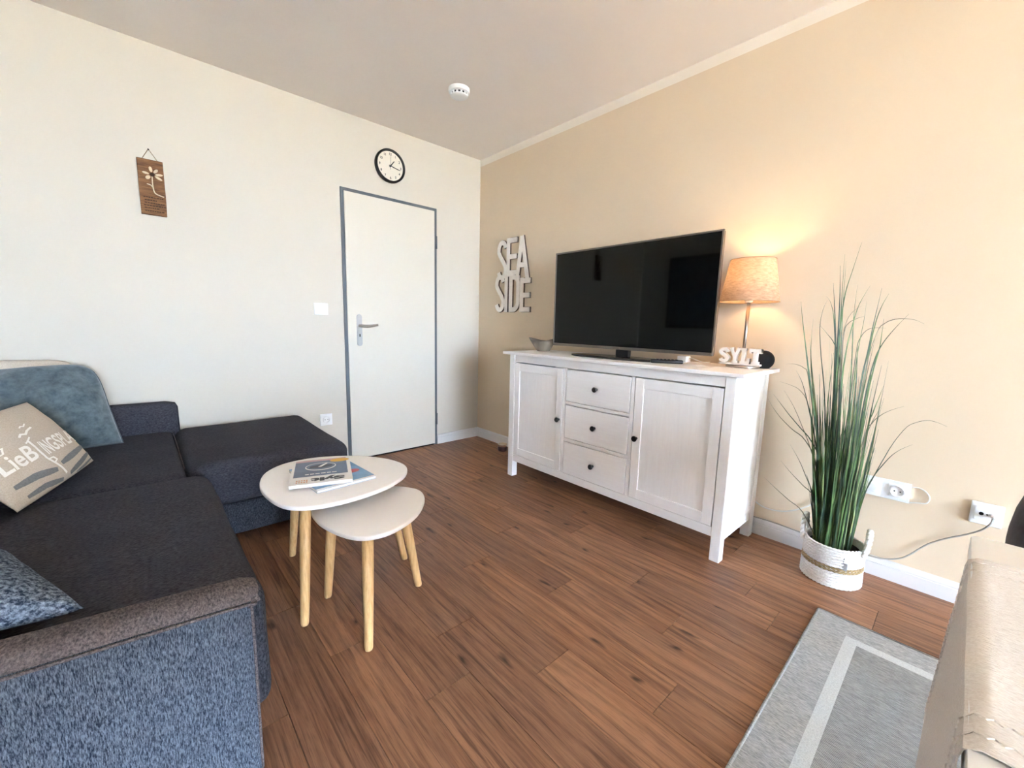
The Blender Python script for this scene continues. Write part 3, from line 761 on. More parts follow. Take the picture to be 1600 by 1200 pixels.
obj('body', box(B(), -0.155, -0.105, -2.075, -2.02, HT+0.0005, HT+0.034, 0.004), 'plastic_white', pb)
obj('cable', tube(B(), spline([(-0.13, -2.076, HT+0.026), (-0.128, -2.10, HT+0.022), (-0.10, -2.135, HT+0.006), (-0.06, -2.15, HT+0.004), (-0.036, -2.15, HT+0.004)], 6), 0.0026, 8), 'rubber_cord', pb, smooth=True)
# grey boat-shaped bowl
bc = Vector((-0.205, -1.040, HT)); bm = B(); ro, ri = [], []
nseg, nl = 40, 8
def bowl(t, s, off):
    a = 2*PI*s/nseg; ca, sa = math.cos(a), math.sin(a)
    e = t**0.9; rx = 0.040+(0.062-0.040)*e-off; ry = 0.046+((0.148 if sa > 0 else 0.116)-0.046)*e-off
    pt = abs(sa)**3
    zz = (0.074+0.020*pt)*t
    sq = 1.0-0.16*t*abs(ca)*abs(sa)
    return bc+Vector((rx*ca*sq, ry*sa*sq, max(zz, 0)+(0.006 if off else 0.0005)*(1-t)))
for k in range(nl+1):
    ro.append([bm.verts.new(bowl(k/nl, s, 0)) for s in range(nseg)]); ri.append([bm.verts.new(bowl(k/nl, s, 0.004)) for s in range(nseg)])
for R_ in (ro, ri):
    for a, b in zip(R_, R_[1:]):
        for s in range(nseg): bm.faces.new((a[s], a[(s+1) % nseg], b[(s+1) % nseg], b[s]))
bm.faces.new(ro[0]); bm.faces.new(ri[0])
for s in range(nseg): bm.faces.new((ro[-1][s], ro[-1][(s+1) % nseg], ri[-1][(s+1) % nseg], ri[-1][s]))
fix(bm); obj('bowl', bm, 'bowl_grey', None, smooth='auto', label='grey boat-shaped bowl at the left end of the sideboard', cat='bowl')
# table lamp
lc = Vector((-0.150, -2.358, HT))
lm = thing('table_lamp', 'lit table lamp with linen shade and slim steel stem', 'lamp', tuple(lc))
obj('base', lathe(B(), lc, [(0.074, 0.0005), (0.075, 0.004), (0.075, 0.010), (0.072, 0.013), (0.012, 0.014)], 48), 'steel', lm, smooth='auto')
obj('stem', tube(B(), [lc+Vector((0, 0, 0.014)), lc+Vector((0, 0, 0.325))], 0.0075, 16), 'steel', lm, smooth='auto')
obj('lamp_holder', lathe(B(), lc, [(0.016, 0.318), (0.018, 0.322), (0.018, 0.370), (0.014, 0.375)], 20), 'plastic_white', lm, smooth='auto')
zb_, zt_, rb_, rt_ = 0.321, 0.520, 0.130, 0.097
bm = lathe(B(), lc, [(rb_, zb_), (rb_+(rt_-rb_)*.5, (zb_+zt_)/2), (rt_, zt_)], 64, capb=False, capt=False)
sh = obj('shade', bm, 'shade_linen', lm, smooth=True)
for (r_, z_) in ((rb_, zb_), (rt_, zt_)):
    bm = tube(B(), [lc+Vector((r_*math.cos(2*PI*k/64), r_*math.sin(2*PI*k/64), z_)) for k in range(65)], 0.0013, 6, caps=False)
    obj('shade_ring', bm, 'twine', sh, smooth=True)
bm = B()
for k in range(3):
    a = 2*PI*k/3+0.4; tube(bm, [lc+Vector((0.015*math.cos(a), 0.015*math.sin(a), 0.345)), lc+Vector((rb_*0.975*math.cos(a), rb_*0.975*math.sin(a), 0.340))], 0.0014, 6)
obj('shade_carrier', bm, 'steel', lm)
bm = B(); bmesh.ops.create_uvsphere(bm, u_segments=20, v_segments=12, radius=0.026, matrix=Matrix.Translation(lc+Vector((0, 0, 0.405))))
obj('bulb', bm, 'bulb_glow', lm, smooth=True)
li = bpy.data.lights.new('lamp_light', 'POINT'); li.energy = LAMP_W; li.color = (1.0, 0.66, 0.32); li.shadow_soft_size = 0.03
lo = bpy.data.objects.new('lamp_light', li); COL.objects.link(lo); lo.location = lc+Vector((0, 0, 0.442))
# SYLT letters on the lamp base
sy = thing('sylt_letters', 'white block letters spelling SYLT standing on the lamp base', 'letters', (-0.190, -2.355, HT+0.014))
zb = HT+0.0145
def yp(x, y, dd): return Vector((-0.190+0.012-dd, -2.262-x, zb+0.008+y))
for ch, x0, wd in (('S', 0.0, 0.050), ('Y', 0.048, 0.054), ('L', 0.100, 0.042), ('T', 0.139, 0.052)):
    hh = 0.074; bm = B()
    if ch == 'S': stroke(bm, letterS(x0, 0, wd, hh, 0.016), 0.016, 0.0, 0.026, yp)
    if ch == 'Y':
        m_ = x0+wd/2; stroke(bm, [(m_, 0), (m_, hh*0.45)], 0.016, 0, 0.026, yp); stroke(bm, [(m_, hh*0.40), (x0+0.009, hh)], 0.014, 0, 0.0258, yp); stroke(bm, [(m_, hh*0.40), (x0+wd-0.009, hh)], 0.014, 0, 0.0256, yp)
        stroke(bm, [(x0, hh-0.004), (x0+0.019, hh-0.004)], 0.008, 0, 0.0254, yp); stroke(bm, [(x0+wd-0.019, hh-0.004), (x0+wd, hh-0.004)], 0.008, 0, 0.0254, yp); stroke(bm, [(m_-0.014, 0.005), (m_+0.014, 0.005)], 0.012, 0, 0.0254, yp)
    if ch == 'L':
        stroke(bm, [(x0+0.013, 0), (x0+0.013, hh)], 0.015, 0, 0.026, yp); stroke(bm, [(x0, 0.006), (x0+wd, 0.006)], 0.012, 0, 0.0258, yp); stroke(bm, [(x0, hh-0.006), (x0+0.025, hh-0.005)], 0.010, 0, 0.0256, yp); stroke(bm, [(x0+wd-0.006, 0.0), (x0+wd-0.006, 0.026)], 0.012, 0, 0.0254, yp)
    if ch == 'T':
        m_ = x0+wd/2; stroke(bm, [(m_, 0), (m_, hh)], 0.016, 0, 0.026, yp); stroke(bm, [(x0, hh-0.008), (x0+wd, hh-0.008)], 0.016, 0, 0.0258, yp); stroke(bm, [(m_-0.015, 0.006), (m_+0.015, 0.006)], 0.012, 0, 0.0254, yp)
        stroke(bm, [(x0+0.005, hh-0.022), (x0+0.005, hh)], 0.010, 0, 0.0254, yp); stroke(bm, [(x0+wd-0.005, hh-0.022), (x0+wd-0.005, hh)], 0.010, 0, 0.0254, yp)
    fix(bm); obj('letter', bm, 'block_white', sy)
obj('base_strip', box(B(), -0.204, -0.178, -2.452, -2.262, zb, zb+0.0085, 0.001), 'block_white', sy)
# round black speaker
bm = B(); bmesh.ops.create_uvsphere(bm, u_segments=36, v_segments=22, radius=0.047)
for v in bm.verts:
    v.co.z = max(v.co.z, -0.040); v.co += Vector((-0.090, -2.432, HT+0.0405))
sp = thing('smart_speaker', 'black fabric ball-shaped speaker behind the block letters', 'speaker', (-0.09, -2.437, HT))
obj('body', bm, 'black_fabric', sp, smooth=True)
obj('foot', lathe(B(), (-0.090, -2.437, HT), [(0.026, 0.0002), (0.026, 0.0012)], 28), 'black_plastic', sp)
# tea-light jar on the floor by the sideboard
jc = (-0.125, -0.520, 0)
jr = thing('candle_jar', 'small dark red glass candle jar with silver lid on the floor', 'candle', jc)
obj('jar', lathe(B(), jc, [(0.036, 0.0005), (0.040, 0.006), (0.041, 0.034), (0.038, 0.042)], 32), 'candle_red', jr, smooth='auto')
obj('lid', lathe(B(), jc, [(0.040, 0.0422), (0.041, 0.046), (0.041, 0.058), (0.037, 0.062), (0.006, 0.063)], 32), 'chrome', jr, smooth='auto')

# ------------------------------------------------------------------ nesting tables
def smooth_closed(pts, n=5):
    k = len(pts); out = []
    for i in range(k):
        p = [Vector((*pts[(i+j) % k], 0)) for j in (-1, 0, 1, 2)]
        for s in range(n):
            t = s/n
            q = 0.5*((2*p[1])+(p[2]-p[0])*t+(2*p[0]-5*p[1]+4*p[2]-p[3])*t*t+(3*p[1]-p[0]-3*p[2]+p[3])*t**3)
            out.append((q.x, q.y))
    return out
def nest_table(name, label, outline, zt, legs):
    cx = sum(p[0] for p in outline)/len(outline); cy = sum(p[1] for p in outline)/len(outline)
    t = thing(name, label, 'table', (cx, cy, 0), 'white nesting coffee tables')
    obj('tabletop', prism(B(), smooth_closed(outline), zt-0.016, zt, 0.004, 3), 'lacquer_white', t, smooth='auto')
    for (bx, by), (tx_, ty_) in legs:
        bm = B(); a, b = Vector((bx, by, 0.0)), Vector((tx_, ty_, zt-0.0165)); d = b-a
        n = 12; rings = []
        for s, r in ((0, 0.0125), (0.02, 0.0145), (0.6, 0.0185), (1, 0.0195)):
            c = a+d*s; rings.append([bm.verts.new((c.x+r*math.cos(2*PI*k/n), c.y+r*math.sin(2*PI*k/n), c.z)) for k in range(n)])
        for p, q in zip(rings, rings[1:]):
            for k in range(n): bm.faces.new((p[k], p[(k+1) % n], q[(k+1) % n], q[k]))
        bm.faces.new(rings[0][::-1]); bm.faces.new(rings[-1])
        obj('leg', bm, 'bamboo', t, smooth='auto')
    return t
big = [(-2.088, -1.42), (-2.068, -1.317), (-2.026, -1.235), (-1.950, -1.176), (-1.850, -1.166), (-1.770, -1.190), (-1.685, -1.243), (-1.605, -1.330), (-1.560, -1.430), (-1.556, -1.530), (-1.607, -1.616), (-1.696, -1.676), (-1.789, -1.705), (-1.885, -1.714), (-1.967, -1.702), (-2.025, -1.672), (-2.061, -1.625), (-2.082, -1.540)]
nest_table('coffee_table', 'larger and taller white teardrop coffee table with magazines on top', big, 0.452,
           [((-1.931, -1.144), (-1.915, -1.235)), ((-2.019, -1.648), (-1.985, -1.600)), ((-1.552, -1.493), (-1.640, -1.480))])
small = [(-1.970, -1.640), (-1.965, -1.592), (-1.945, -1.545), (-1.900, -1.500), (-1.820, -1.470), (-1.730, -1.485), (-1.655, -1.530), (-1.595, -1.592), (-1.566, -1.656), (-1.581, -1.726), (-1.624, -1.790), (-1.679, -1.844), (-1.741, -1.881), (-1.812, -1.903), (-1.874, -1.895), (-1.917, -1.860), (-1.948, -1.793), (-1.967, -1.710)]
nest_table('coffee_table', 'smaller and lower white teardrop coffee table tucked under the taller one', small, 0.388,
           [((-1.906, -1.545), (-1.890, -1.585)), ((-1.894, -1.902), (-1.862, -1.840)), ((-1.600, -1.706), (-1.660, -1.690))])
# magazines
def magazine(label, fl_, ud, W_, L_, z0, th, cover):
    u = Vector((*ud, 0)).normalized(); v = Vector((-u.y, u.x, 0)); o = Vector((*fl_, 0))
    def P(a, b, z): q = o+u*a+v*b; return Vector((q.x, q.y, z))
    c = P(W_/2, L_/2, z0)
    t = thing('magazine', label, 'magazine', tuple(c), 'magazines on the coffee table')
    bm = box(B(), 0.001, W_-0.001, 0.0015, L_-0.0015, z0+0.0006, z0+th-0.0006)
    for q in bm.verts: q.co = P(*q.co)
    obj('pages', bm, 'paper_white', t)
    bm = B(); box(bm, 0, W_, 0, L_, z0+th-0.0006, z0+th); box(bm, 0, W_, 0, L_, z0, z0+0.0006)
    for q in bm.verts: q.co = P(*q.co)
    cv = obj('cover', bm, 'paper_white' if cover == 'sylt' else 'cover_sea', t)
    return t, cv, P, z0+th
t1, cv1, P1, zt1 = magazine('pale blue sea-themed magazine lying underneath the other one', (-1.944, -1.600), (0.998, 0.066), 0.228, 0.297, 0.4523, 0.0105, 'sea')
def patch(par, name, P, z, poly, m, d=0.0003):
    bm = B(); vs = [bm.verts.new(P(a, b, z+d)) for a, b in poly]; f = bm.faces.new(vs)
    bm.normal_update()
    if f.normal.z < 0: f.normal_flip()
    return obj(name, bm, m, par)
def ell(cx, cy, rx, ry, n=20): return [(cx+rx*math.cos(2*PI*k/n), cy+ry*math.sin(2*PI*k/n)) for k in range(n)]
patch(cv1, 'red_blot', P1, zt1, ell(0.178, 0.115, 0.034, 0.022), 'ink_red'); patch(cv1, 'white_border', P1, zt1, [(0, 0), (0.228, 0), (0.228, 0.014), (0, 0.014)], 'paper_white')
t2, cv2, P2, zt2 = magazine('upper magazine with dark blue cover picture and black title', (-2.020, -1.528), (0.952, -0.306), 0.218, 0.290, zt1+0.0006, 0.0125, 'sylt')
patch(cv2, 'cover_picture', P2, zt2, [(0.010, 0.080), (0.204, 0.080), (0.204, 0.262), (0.010, 0.262)], 'cover_blue', 0.0002)
patch(cv2, 'sky_strip', P2, zt2, [(0.010, 0.262), (0.204, 0.262), (0.204, 0.283), (0.010, 0.283)], 'ink_pink', 0.0002)
patch(cv2, 'yellow_badge', P2, zt2, ell(0.178, 0.252, 0.038, 0.022), 'ink_yellow', 0.0004)
bm = stroke(B(), [P for P in ell(0.105, 0.190, 0.056, 0.044, 28)], [0.003+0.006*max(0, -math.sin(2*PI*k/28)) for k in range(28)], 0, 0.0002, lambda a, b, d_: P2(a, b, zt2+0.0004+d_), True)
obj('foam_ring', fix(bm), 'paper_white', cv2)
patch(cv2, 'ship', P2, zt2, [(0.062, 0.176), (0.110, 0.168), (0.150, 0.186), (0.146, 0.204), (0.100, 0.215), (0.066, 0.200)], 'ink_navy', 0.0005)
patch(cv2, 'sail', P2, zt2, [(0.094, 0.186), (0.124, 0.226), (0.132, 0.222), (0.106, 0.182)], 'paper_white', 0.0007)
# the title reads from the far side of the table
bm = add_text(B(), 'Sylt', lambda x, y, z: P2(0.190-x, 0.066-y, zt2+0.0006+z), fit=(0.118, 0.048), offset=0.06)
obj('title', bm, 'ink_black', cv2)
bm = B(); rnd = random.Random(5)
for row, bb in enumerate((0.024, 0.042)):
    a = 0.022
    while a < 0.062:
        L = 0.005; stroke(bm, [(a, bb), (a+L, bb)], 0.009, 0, 0.0002, lambda p, q, d_: P2(p, q, zt2+0.0003+d_)); a += L+0.0035
obj('small_print', fix(bm), 'ink_orange', cv2)
bm = B(); a = 0.050
while a < 0.150:
    L = 0.006+rnd.random()*0.012; stroke(bm, [(a, 0.104), (a+L, 0.104)], 0.008, 0, 0.0002, lambda p, q, d_: P2(p, q, zt2+0.0004+d_)); a += L+0.004
obj('headline', fix(bm), 'paper_white', cv2)

# ------------------------------------------------------------------ sofa
sf = thing('corner_sofa', 'charcoal fabric corner sofa with chaise along the white wall', 'sofa', (-2.6, -1.05, 0))
# frames
obj('frame', roundbox(B(), -3.16, -2.250, -2.072, -0.06, 0.045, 0.225, 0.02, 6), 'sofa_front', sf, smooth=True)
obj('chaise_frame', roundbox(B(), -2.29, -1.605, -0.905, -0.075, 0.055, 0.226, 0.03, 8), 'sofa_front', sf, smooth=True)
for p in ((-3.05, -1.95), (-2.33, -1.95), (-1.68, -0.82), (-1.68, -0.15), (-3.05, -0.15)):
    obj('foot', lathe(B(), (p[0], p[1], 0), [(0.02, 0.0), (0.024, 0.06)], 16), 'black_plastic', sf, smooth='auto')
def sag(c, rx, ry, dz):
    def f(p):
        q = p.copy()
        if p.z > 0.36: q.z -= dz*math.exp(-((p.x-c[0])/rx)**2-((p.y-c[1])/ry)**2)
        return q
    return f
obj('chaise_cushion', roundbox(B(), -2.272, -1.578, -0.945, -0.058, 0.222, 0.432, 0.055, 18, amp=0.006, freq=6, bulge=sag((-1.95, -0.5), 0.3, 0.35, 0.006)), 'sofa_top', sf, smooth=True)
def wr(p):
    q = p.copy()
    if p.z > 0.36:   # shallow creases in the corner seat
        q.z += 0.004*math.sin((p.x*0.9+p.y*0.5)*34)*math.exp(-((p.x+2.42)/0.16)**2-((p.y+0.72)/0.22)**2)
    return q
obj('corner_cushion', roundbox(B(), -2.97, -2.276, -1.036, -0.125, 0.222, 0.434, 0.030, 22, amp=0.004, freq=6, bulge=wr), 'sofa_top', sf, smooth=True)
obj('seat_cushion', roundbox(B(), -2.97, -2.197, -1.988, -1.028, 0.165, 0.439, 0.062, 18, amp=0.006, freq=5, bulge=sag((-2.55, -1.4), 0.3, 0.35, 0.004)), 'sofa_top', sf, smooth=True)
def rise(p):
    q = p.copy(); s = max(0.0, (p.z-0.2)/0.25); q.z += max(0, (-2.24-p.x))*0.085*s; return q
bm = roundbox(B(), -3.16, -2.203, -2.0985, -1.985, 0.150, 0.461, 0.042, 16, amp=0.004, bulge=rise); bm.normal_update()
for f in bm.faces: f.material_index = 1 if (f.normal.x > 0.62 or (f.calc_center_median().x > -2.246 and f.calc_center_median().z < 0.428)) else 0  # front faces take the plain sofa tone, the rest the painted lit tone
obj('end_roll', bm, ['sofa_lit', 'sofa_front'], sf, smooth=True)
bm = roundbox(B(), -3.16, -2.236, -2.1015, -2.078, 0.002, 0.439, 0.006, 14, bulge=rise); obj('side_panel', bm, 'sofa_side', sf, smooth=True)
pts = [(-2.238, 0.01), (-2.238, 0.20), (-2.238, 0.410), (-2.242, 0.429), (-2.258, 0.438), (-2.60, 0.466), (-3.15, 0.512)]
obj('piping', tube(B(), spline([(x, -2.1005, z) for x, z in pts], 6), 0.0032, 6), 'sofa_lit', sf, smooth=True)
obj('armrest', roundbox(B(), -3.16, -2.238, -0.130, -0.022, 0.05, 0.592, 0.035, 12, amp=0.003), 'sofa_top', sf, smooth=True)
obj('backrest', roundbox(B(), -3.20, -2.955, -2.04, -0.13, 0.05, 0.78, 0.06, 12, amp=0.006), 'sofa_top', sf, smooth=True)
for (a, b) in (((-2.2745, -0.13), (-2.2745, -0.93)),):
    obj('seam', tube(B(), [(a[0], a[1]-0.03, 0.4275), (a[0], (a[1]+b[1])/2, 0.4275), (b[0], b[1]+0.03, 0.421)], 0.0022, 6), 'sofa_lit', sf)

# ------------------------------------------------------------------ pillows
class Pillow:
    def __init__(s, bl, br, tl, tr, th, pinch=0.06, wr=0.006, seed=0.0, pw=0.45, rnd=0.0):
        s.c = [Vector(q) for q in (bl, br, tl, tr)]; s.th, s.pinch, s.wr, s.seed, s.pw, s.rnd = th, pinch, wr, seed, pw, rnd
        a = (s.c[1]-s.c[0])+(s.c[3]-s.c[2]); b = (s.c[2]-s.c[0])+(s.c[3]-s.c[1]); s.n = a.cross(b).normalized()
    def at(s, u, v, side=1, off=0.0):
        if u > 1: u, side = 2-u, -side
        uu = u*(1-s.pinch*(1-u*u*0+0)*(1-v*v)*abs(u)); vv = v*(1-s.pinch*(1-u*u)*abs(v))
        if s.rnd and v > 0: k_ = 1-s.rnd*(u*u*v*v)**1.6; uu *= k_; vv *= k_   # soft, rounded upper corners
        a, b = (uu+1)/2, (vv+1)/2
        p = s.c[0]*(1-a)*(1-b)+s.c[1]*a*(1-b)+s.c[2]*(1-a)*b+s.c[3]*a*b
        e = max(0.0, (1-u*u)*(1-v*v))
        t = s.th*e**s.pw
        wk = s.wr*noise.noise(Vector((u*3.1+s.seed, v*2.3, side*2.0)))*min(1, e*4)
        return p+s.n*side*(t+wk+off*(1 if e > 0 else 0.5))
    def mesh(s, n=26):
        bm = B(); G = {}
        for sd in (1, -1):
            for i in range(n+1):
                for j in range(n+1):
                    u, v = -1+2*i/n, -1+2*j/n
                    u = math.sin(u*PI/2)*0.5+u*0.5; v = math.sin(v*PI/2)*0.5+v*0.5
                    if sd == -1 and (i in (0, n) or j in (0, n)): G[sd, i, j] = G[1, i, j]
                    else: G[sd, i, j] = bm.verts.new(s.at(u, v, sd))
        for sd in (1, -1):
            for i in range(n):
                for j in range(n):
                    q = [G[sd, i, j], G[sd, i+1, j], G[sd, i+1, j+1], G[sd, i, j+1]]
                    bm.faces.new(q if sd == 1 else q[::-1])
        return bm
    def edge(s, n=20):
        out = []
        for u0, v0, u1, v1 in ((-1, -1, 1, -1), (1, -1, 1, 1), (1, 1, -1, 1), (-1, 1, -1, -1)):
            out += [s.at(u0+(u1-u0)*k/n, v0+(v1-v0)*k/n) for k in range(n)]
        return out+[out[0]]
pt = Pillow((-2.93, -0.475, 0.452), (-2.474, -0.372, 0.452), (-3.00, -0.26, 0.815), (-2.545, -0.215, 0.845), 0.098, 0.03, 0.022, 1.0, 0.5, 0.16)
o = thing('cushion', 'large grey-blue velvet cushion leaning against the sofa arm', 'cushion', (-2.74, -0.33, 0.45), 'cushions on the sofa')
obj('cover', pt.mesh(34), 'pillow_teal', o, smooth=True); obj('piping', tube(B(), pt.edge(), 0.003, 6, caps=False), 'pillow_teal', o, smooth=True)
pc = Pillow((-3.05, -0.250, 0.452), (-2.64, -0.215, 0.452), (-3.05, -0.095, 0.865), (-2.620, -0.085, 0.855), 0.036, 0.05, 0.004, 4.0, 0.45, 0.12)
o = thing('cushion', 'cream cushion, mostly hidden behind the grey-blue velvet one', 'cushion', (-2.82, -0.17, 0.45), 'cushions on the sofa')
obj('cover', pc.mesh(20), 'pillow_cream', o, smooth=True)
pw = Pillow((-2.700, -1.205, 0.462), (-2.552, -0.800, 0.490), (-2.872, -1.085, 0.700), (-2.722, -0.675, 0.728), 0.050, -0.02, 0.006, 2.0, 0.5)
lb = thing('cushion', 'beige linen cushion printed with white lettering and grey brush strokes', 'cushion', (-2.71, -0.94, 0.45), 'cushions on the sofa')
lbc = obj('cover', pw.mesh(34), 'pillow_linen', lb, smooth=True)
def pf(off=0.0015):
    return lambda x, y, z: pw.at(x*2-1, y*2-1, 1, off+z)
def dense(pts, n=8): return [Vector((*(Vector((*p, 0))*(1-k/n)+Vector((*q, 0))*(k/n)).xy,)) for p, q in zip(pts, pts[1:]) for k in range(n)]+[Vector(pts[-1])]
bm = add_text(B(), 'LieB', lambda x, y, z: pf()(0.085+x, 0.325+y, 0), fit=(0.335, 0.185), offset=0.02, cuts=2)
obj('lettering', bm, 'print_white', lbc)
bm = add_text(B(), 'INGSPLATZ', lambda x, y, z: pf()(0.498+x*(0.60+0.40*min(1, x/0.60)), 0.305+y, 0), fit=(0.66, 0.18), offset=0.02, cuts=2)
obj('lettering', bm, 'print_white', lbc)
P3 = lambda x, y, d: pf()(x, y, d)
bm = stroke(B(), dense([(0.435, 0.545), (0.450, 0.45), (0.455, 0.29), (0.50, 0.17), (0.548, 0.055)], 6), 0.016, 0.0, 0.001, P3)
stroke(bm, dense([(0.405, 0.520), (0.435, 0.535), (0.475, 0.565)], 5), 0.015, 0, 0.001, P3)
stroke(bm, dense([(0.455, 0.270), (0.510, 0.265), (0.525, 0.225), (0.485, 0.205)], 4), 0.014, 0, 0.001, P3)
obj('lettering', fix(bm), 'print_white', lbc)
bm = stroke(B(), dense([(0.400, 0.605), (0.435, 0.630), (0.475, 0.610), (0.520, 0.640), (0.590, 0.660)], 4), 0.020, 0, 0.001, P3)
stroke(bm, dense([(0.500, 0.700), (0.525, 0.715), (0.545, 0.700), (0.580, 0.725)], 4), 0.012, 0, 0.001, P3)
obj('gull_print', fix(bm), 'print_white', lbc)
bm = stroke(B(), dense([(0.10, 0.525), (0.205, 0.530), (0.235, 0.585), (0.12, 0.60)], 4), 0.012, 0, 0.001, P3, True)
obj('frame_print', fix(bm), 'print_white', lbc)
for pts, wd in (([(0.08, 0.195), (0.27, 0.185), (0.475, 0.135)], 0.070), ([(0.12, 0.060), (0.30, 0.060), (0.505, 0.022)], 0.050), ([(0.545, 0.165), (0.72, 0.185), (0.98, 0.22)], 0.066), ([(0.60, 0.035), (0.78, 0.070), (0.99, 0.120)], 0.052), ([(0.70, 0.006), (0.84, 0.020), (0.97, 0.042)], 0.026), ([(0.22, -0.01), (0.42, -0.014), (0.58, -0.01)], 0.030)):
    dp = dense(pts, 9); n_ = len(dp)
    bm = stroke(B(), dp, [wd*(0.55+0.45*math.sin(PI*min(1, max(0, (k+0.6)/(n_)*1.0))))*(1+0.12*noise.noise(Vector((k*0.9, wd*50, 0)))) for k in range(n_)], 0, 0.001, lambda x, y, d: pf(0.001)(x, max(0.004, y), d))
    obj('brush_stroke', fix(bm), 'print_grey', lbc)
pgw = Pillow((-2.506, -1.968, 0.478), (-2.72, -1.48, 0.474), (-2.86, -2.04, 0.585), (-2.95, -1.53, 0.605), 0.070, 0.05, 0.008, 6.0)
pgw.n = -pgw.n if pgw.n.z < 0 else pgw.n
o = thing('cushion', 'blue-grey coarsely woven cushion at the near end of the sofa', 'cushion', (-2.74, -1.74, 0.45), 'cushions on the sofa')
obj('cover', fix(pgw.mesh(30)), 'pillow_woven', o, smooth=True)

# ------------------------------------------------------------------ potted grass
bcx, bcy = -0.180, -2.812
pt_ = thing('potted_grass', 'tall artificial reed grass in a white woven basket with handles', 'plant', (bcx, bcy, 0))
bk = obj('basket', lathe(B(), (bcx, bcy, 0), [(0.100, 0.0005), (0.1035, 0.004), (0.1015, 0.170), (0.0985, 0.170), (0.0965, 0.02)], 64, capt=False), 'basket_white', pt_, smooth='auto')
rows = 15
for k in range(rows):     # coiled rope, two twisted strands to a turn
    z = 0.0075+k*0.0117; rr = 0.1055-0.0035*(k/rows); nat = k in (6, 7)
    bm = B(); nn_ = 132
    for ph in (0, PI):
        tube(bm, [Vector((bcx+(rr+0.0026*math.cos(i*0.95+ph+k))*math.cos(2*PI*i/nn_), bcy+(rr+0.0026*math.cos(i*0.95+ph+k))*math.sin(2*PI*i/nn_), z+0.0026*math.sin(i*0.95+ph+k))) for i in range(nn_+1)], 0.0037, 5, caps=False)
    obj('rope_coil', bm, 'basket_natural' if nat else 'basket_white', bk, smooth=True)
for s in (-1, 1):
    yy = bcy+s*0.106
    pts = spline([(bcx-0.036, yy, 0.150), (bcx-0.036, yy+s*0.004, 0.19), (bcx-0.028, yy+s*0.006, 0.235), (bcx, yy+s*0.004, 0.256), (bcx+0.028, yy+s*0.006, 0.235), (bcx+0.036, yy+s*0.004, 0.19), (bcx+0.036, yy, 0.150)], 8)
    bm = B()
    for ph in (0, PI):
        tube(bm, [p+Vector((math.cos(i*0.9+ph)*0.0038, math.sin(i*0.9+ph)*0.0038, 0)) for i, p in enumerate(pts)], 0.0075, 7)
    obj('handle', bm, 'basket_white', bk, smooth=True)
obj('soil', lathe(B(), (bcx, bcy, 0), [(0.094, 0.125), (0.094, 0.145), (0.02, 0.150)], 40), 'soil', pt_, smooth=True)
tg = obj('tag', box(B(), -0.274, -0.2715, -2.879, -2.849, 0.092, 0.124, 0.001), 'tag_grey', pt_)
obj('tag_string', tube(B(), spline([(-0.2735, -2.864, 0.122), (-0.268, -2.867, 0.150), (-0.240, -2.886, 0.172), (-0.215, -2.912, 0.178)], 5), 0.0011, 6), 'dark_metal', tg)
def blade(pts, wd, m, twist=0.0, n=5):
    """tapering grass blade: folded strip with a raised midrib"""
    sp = spline(pts, n); bm = B(); L = len(sp); rings = []
    view = Vector((-0.70, -0.70, 0)).normalized()
    for i, p in enumerate(sp):
        t = i/(L-1); d = (sp[min(i+1, L-1)]-sp[max(i-1, 0)]).normalized()
        s = d.cross(view); s = s.normalized() if s.length > 1e-5 else Vector((1, 0, 0))
        nn = s.cross(d).normalized(); a = twist*t+twist*0.5
        s, nn = s*math.cos(a)+nn*math.sin(a), nn*math.cos(a)-s*math.sin(a)
        ww = wd*max(0.10, (1-t**1.6))*0.5*(0.75+0.25*min(1, t*8))
        rings.append((bm.verts.new(p-s*ww), bm.verts.new(p+nn*ww*0.45), bm.verts.new(p+s*ww)))
    for a, b in zip(rings, rings[1:]):
        bm.faces.new((a[0], a[1], b[1], b[0])); bm.faces.new((a[1], a[2], b[2], b[1]))
    return obj('leaf', bm, m, pt_, smooth=True)
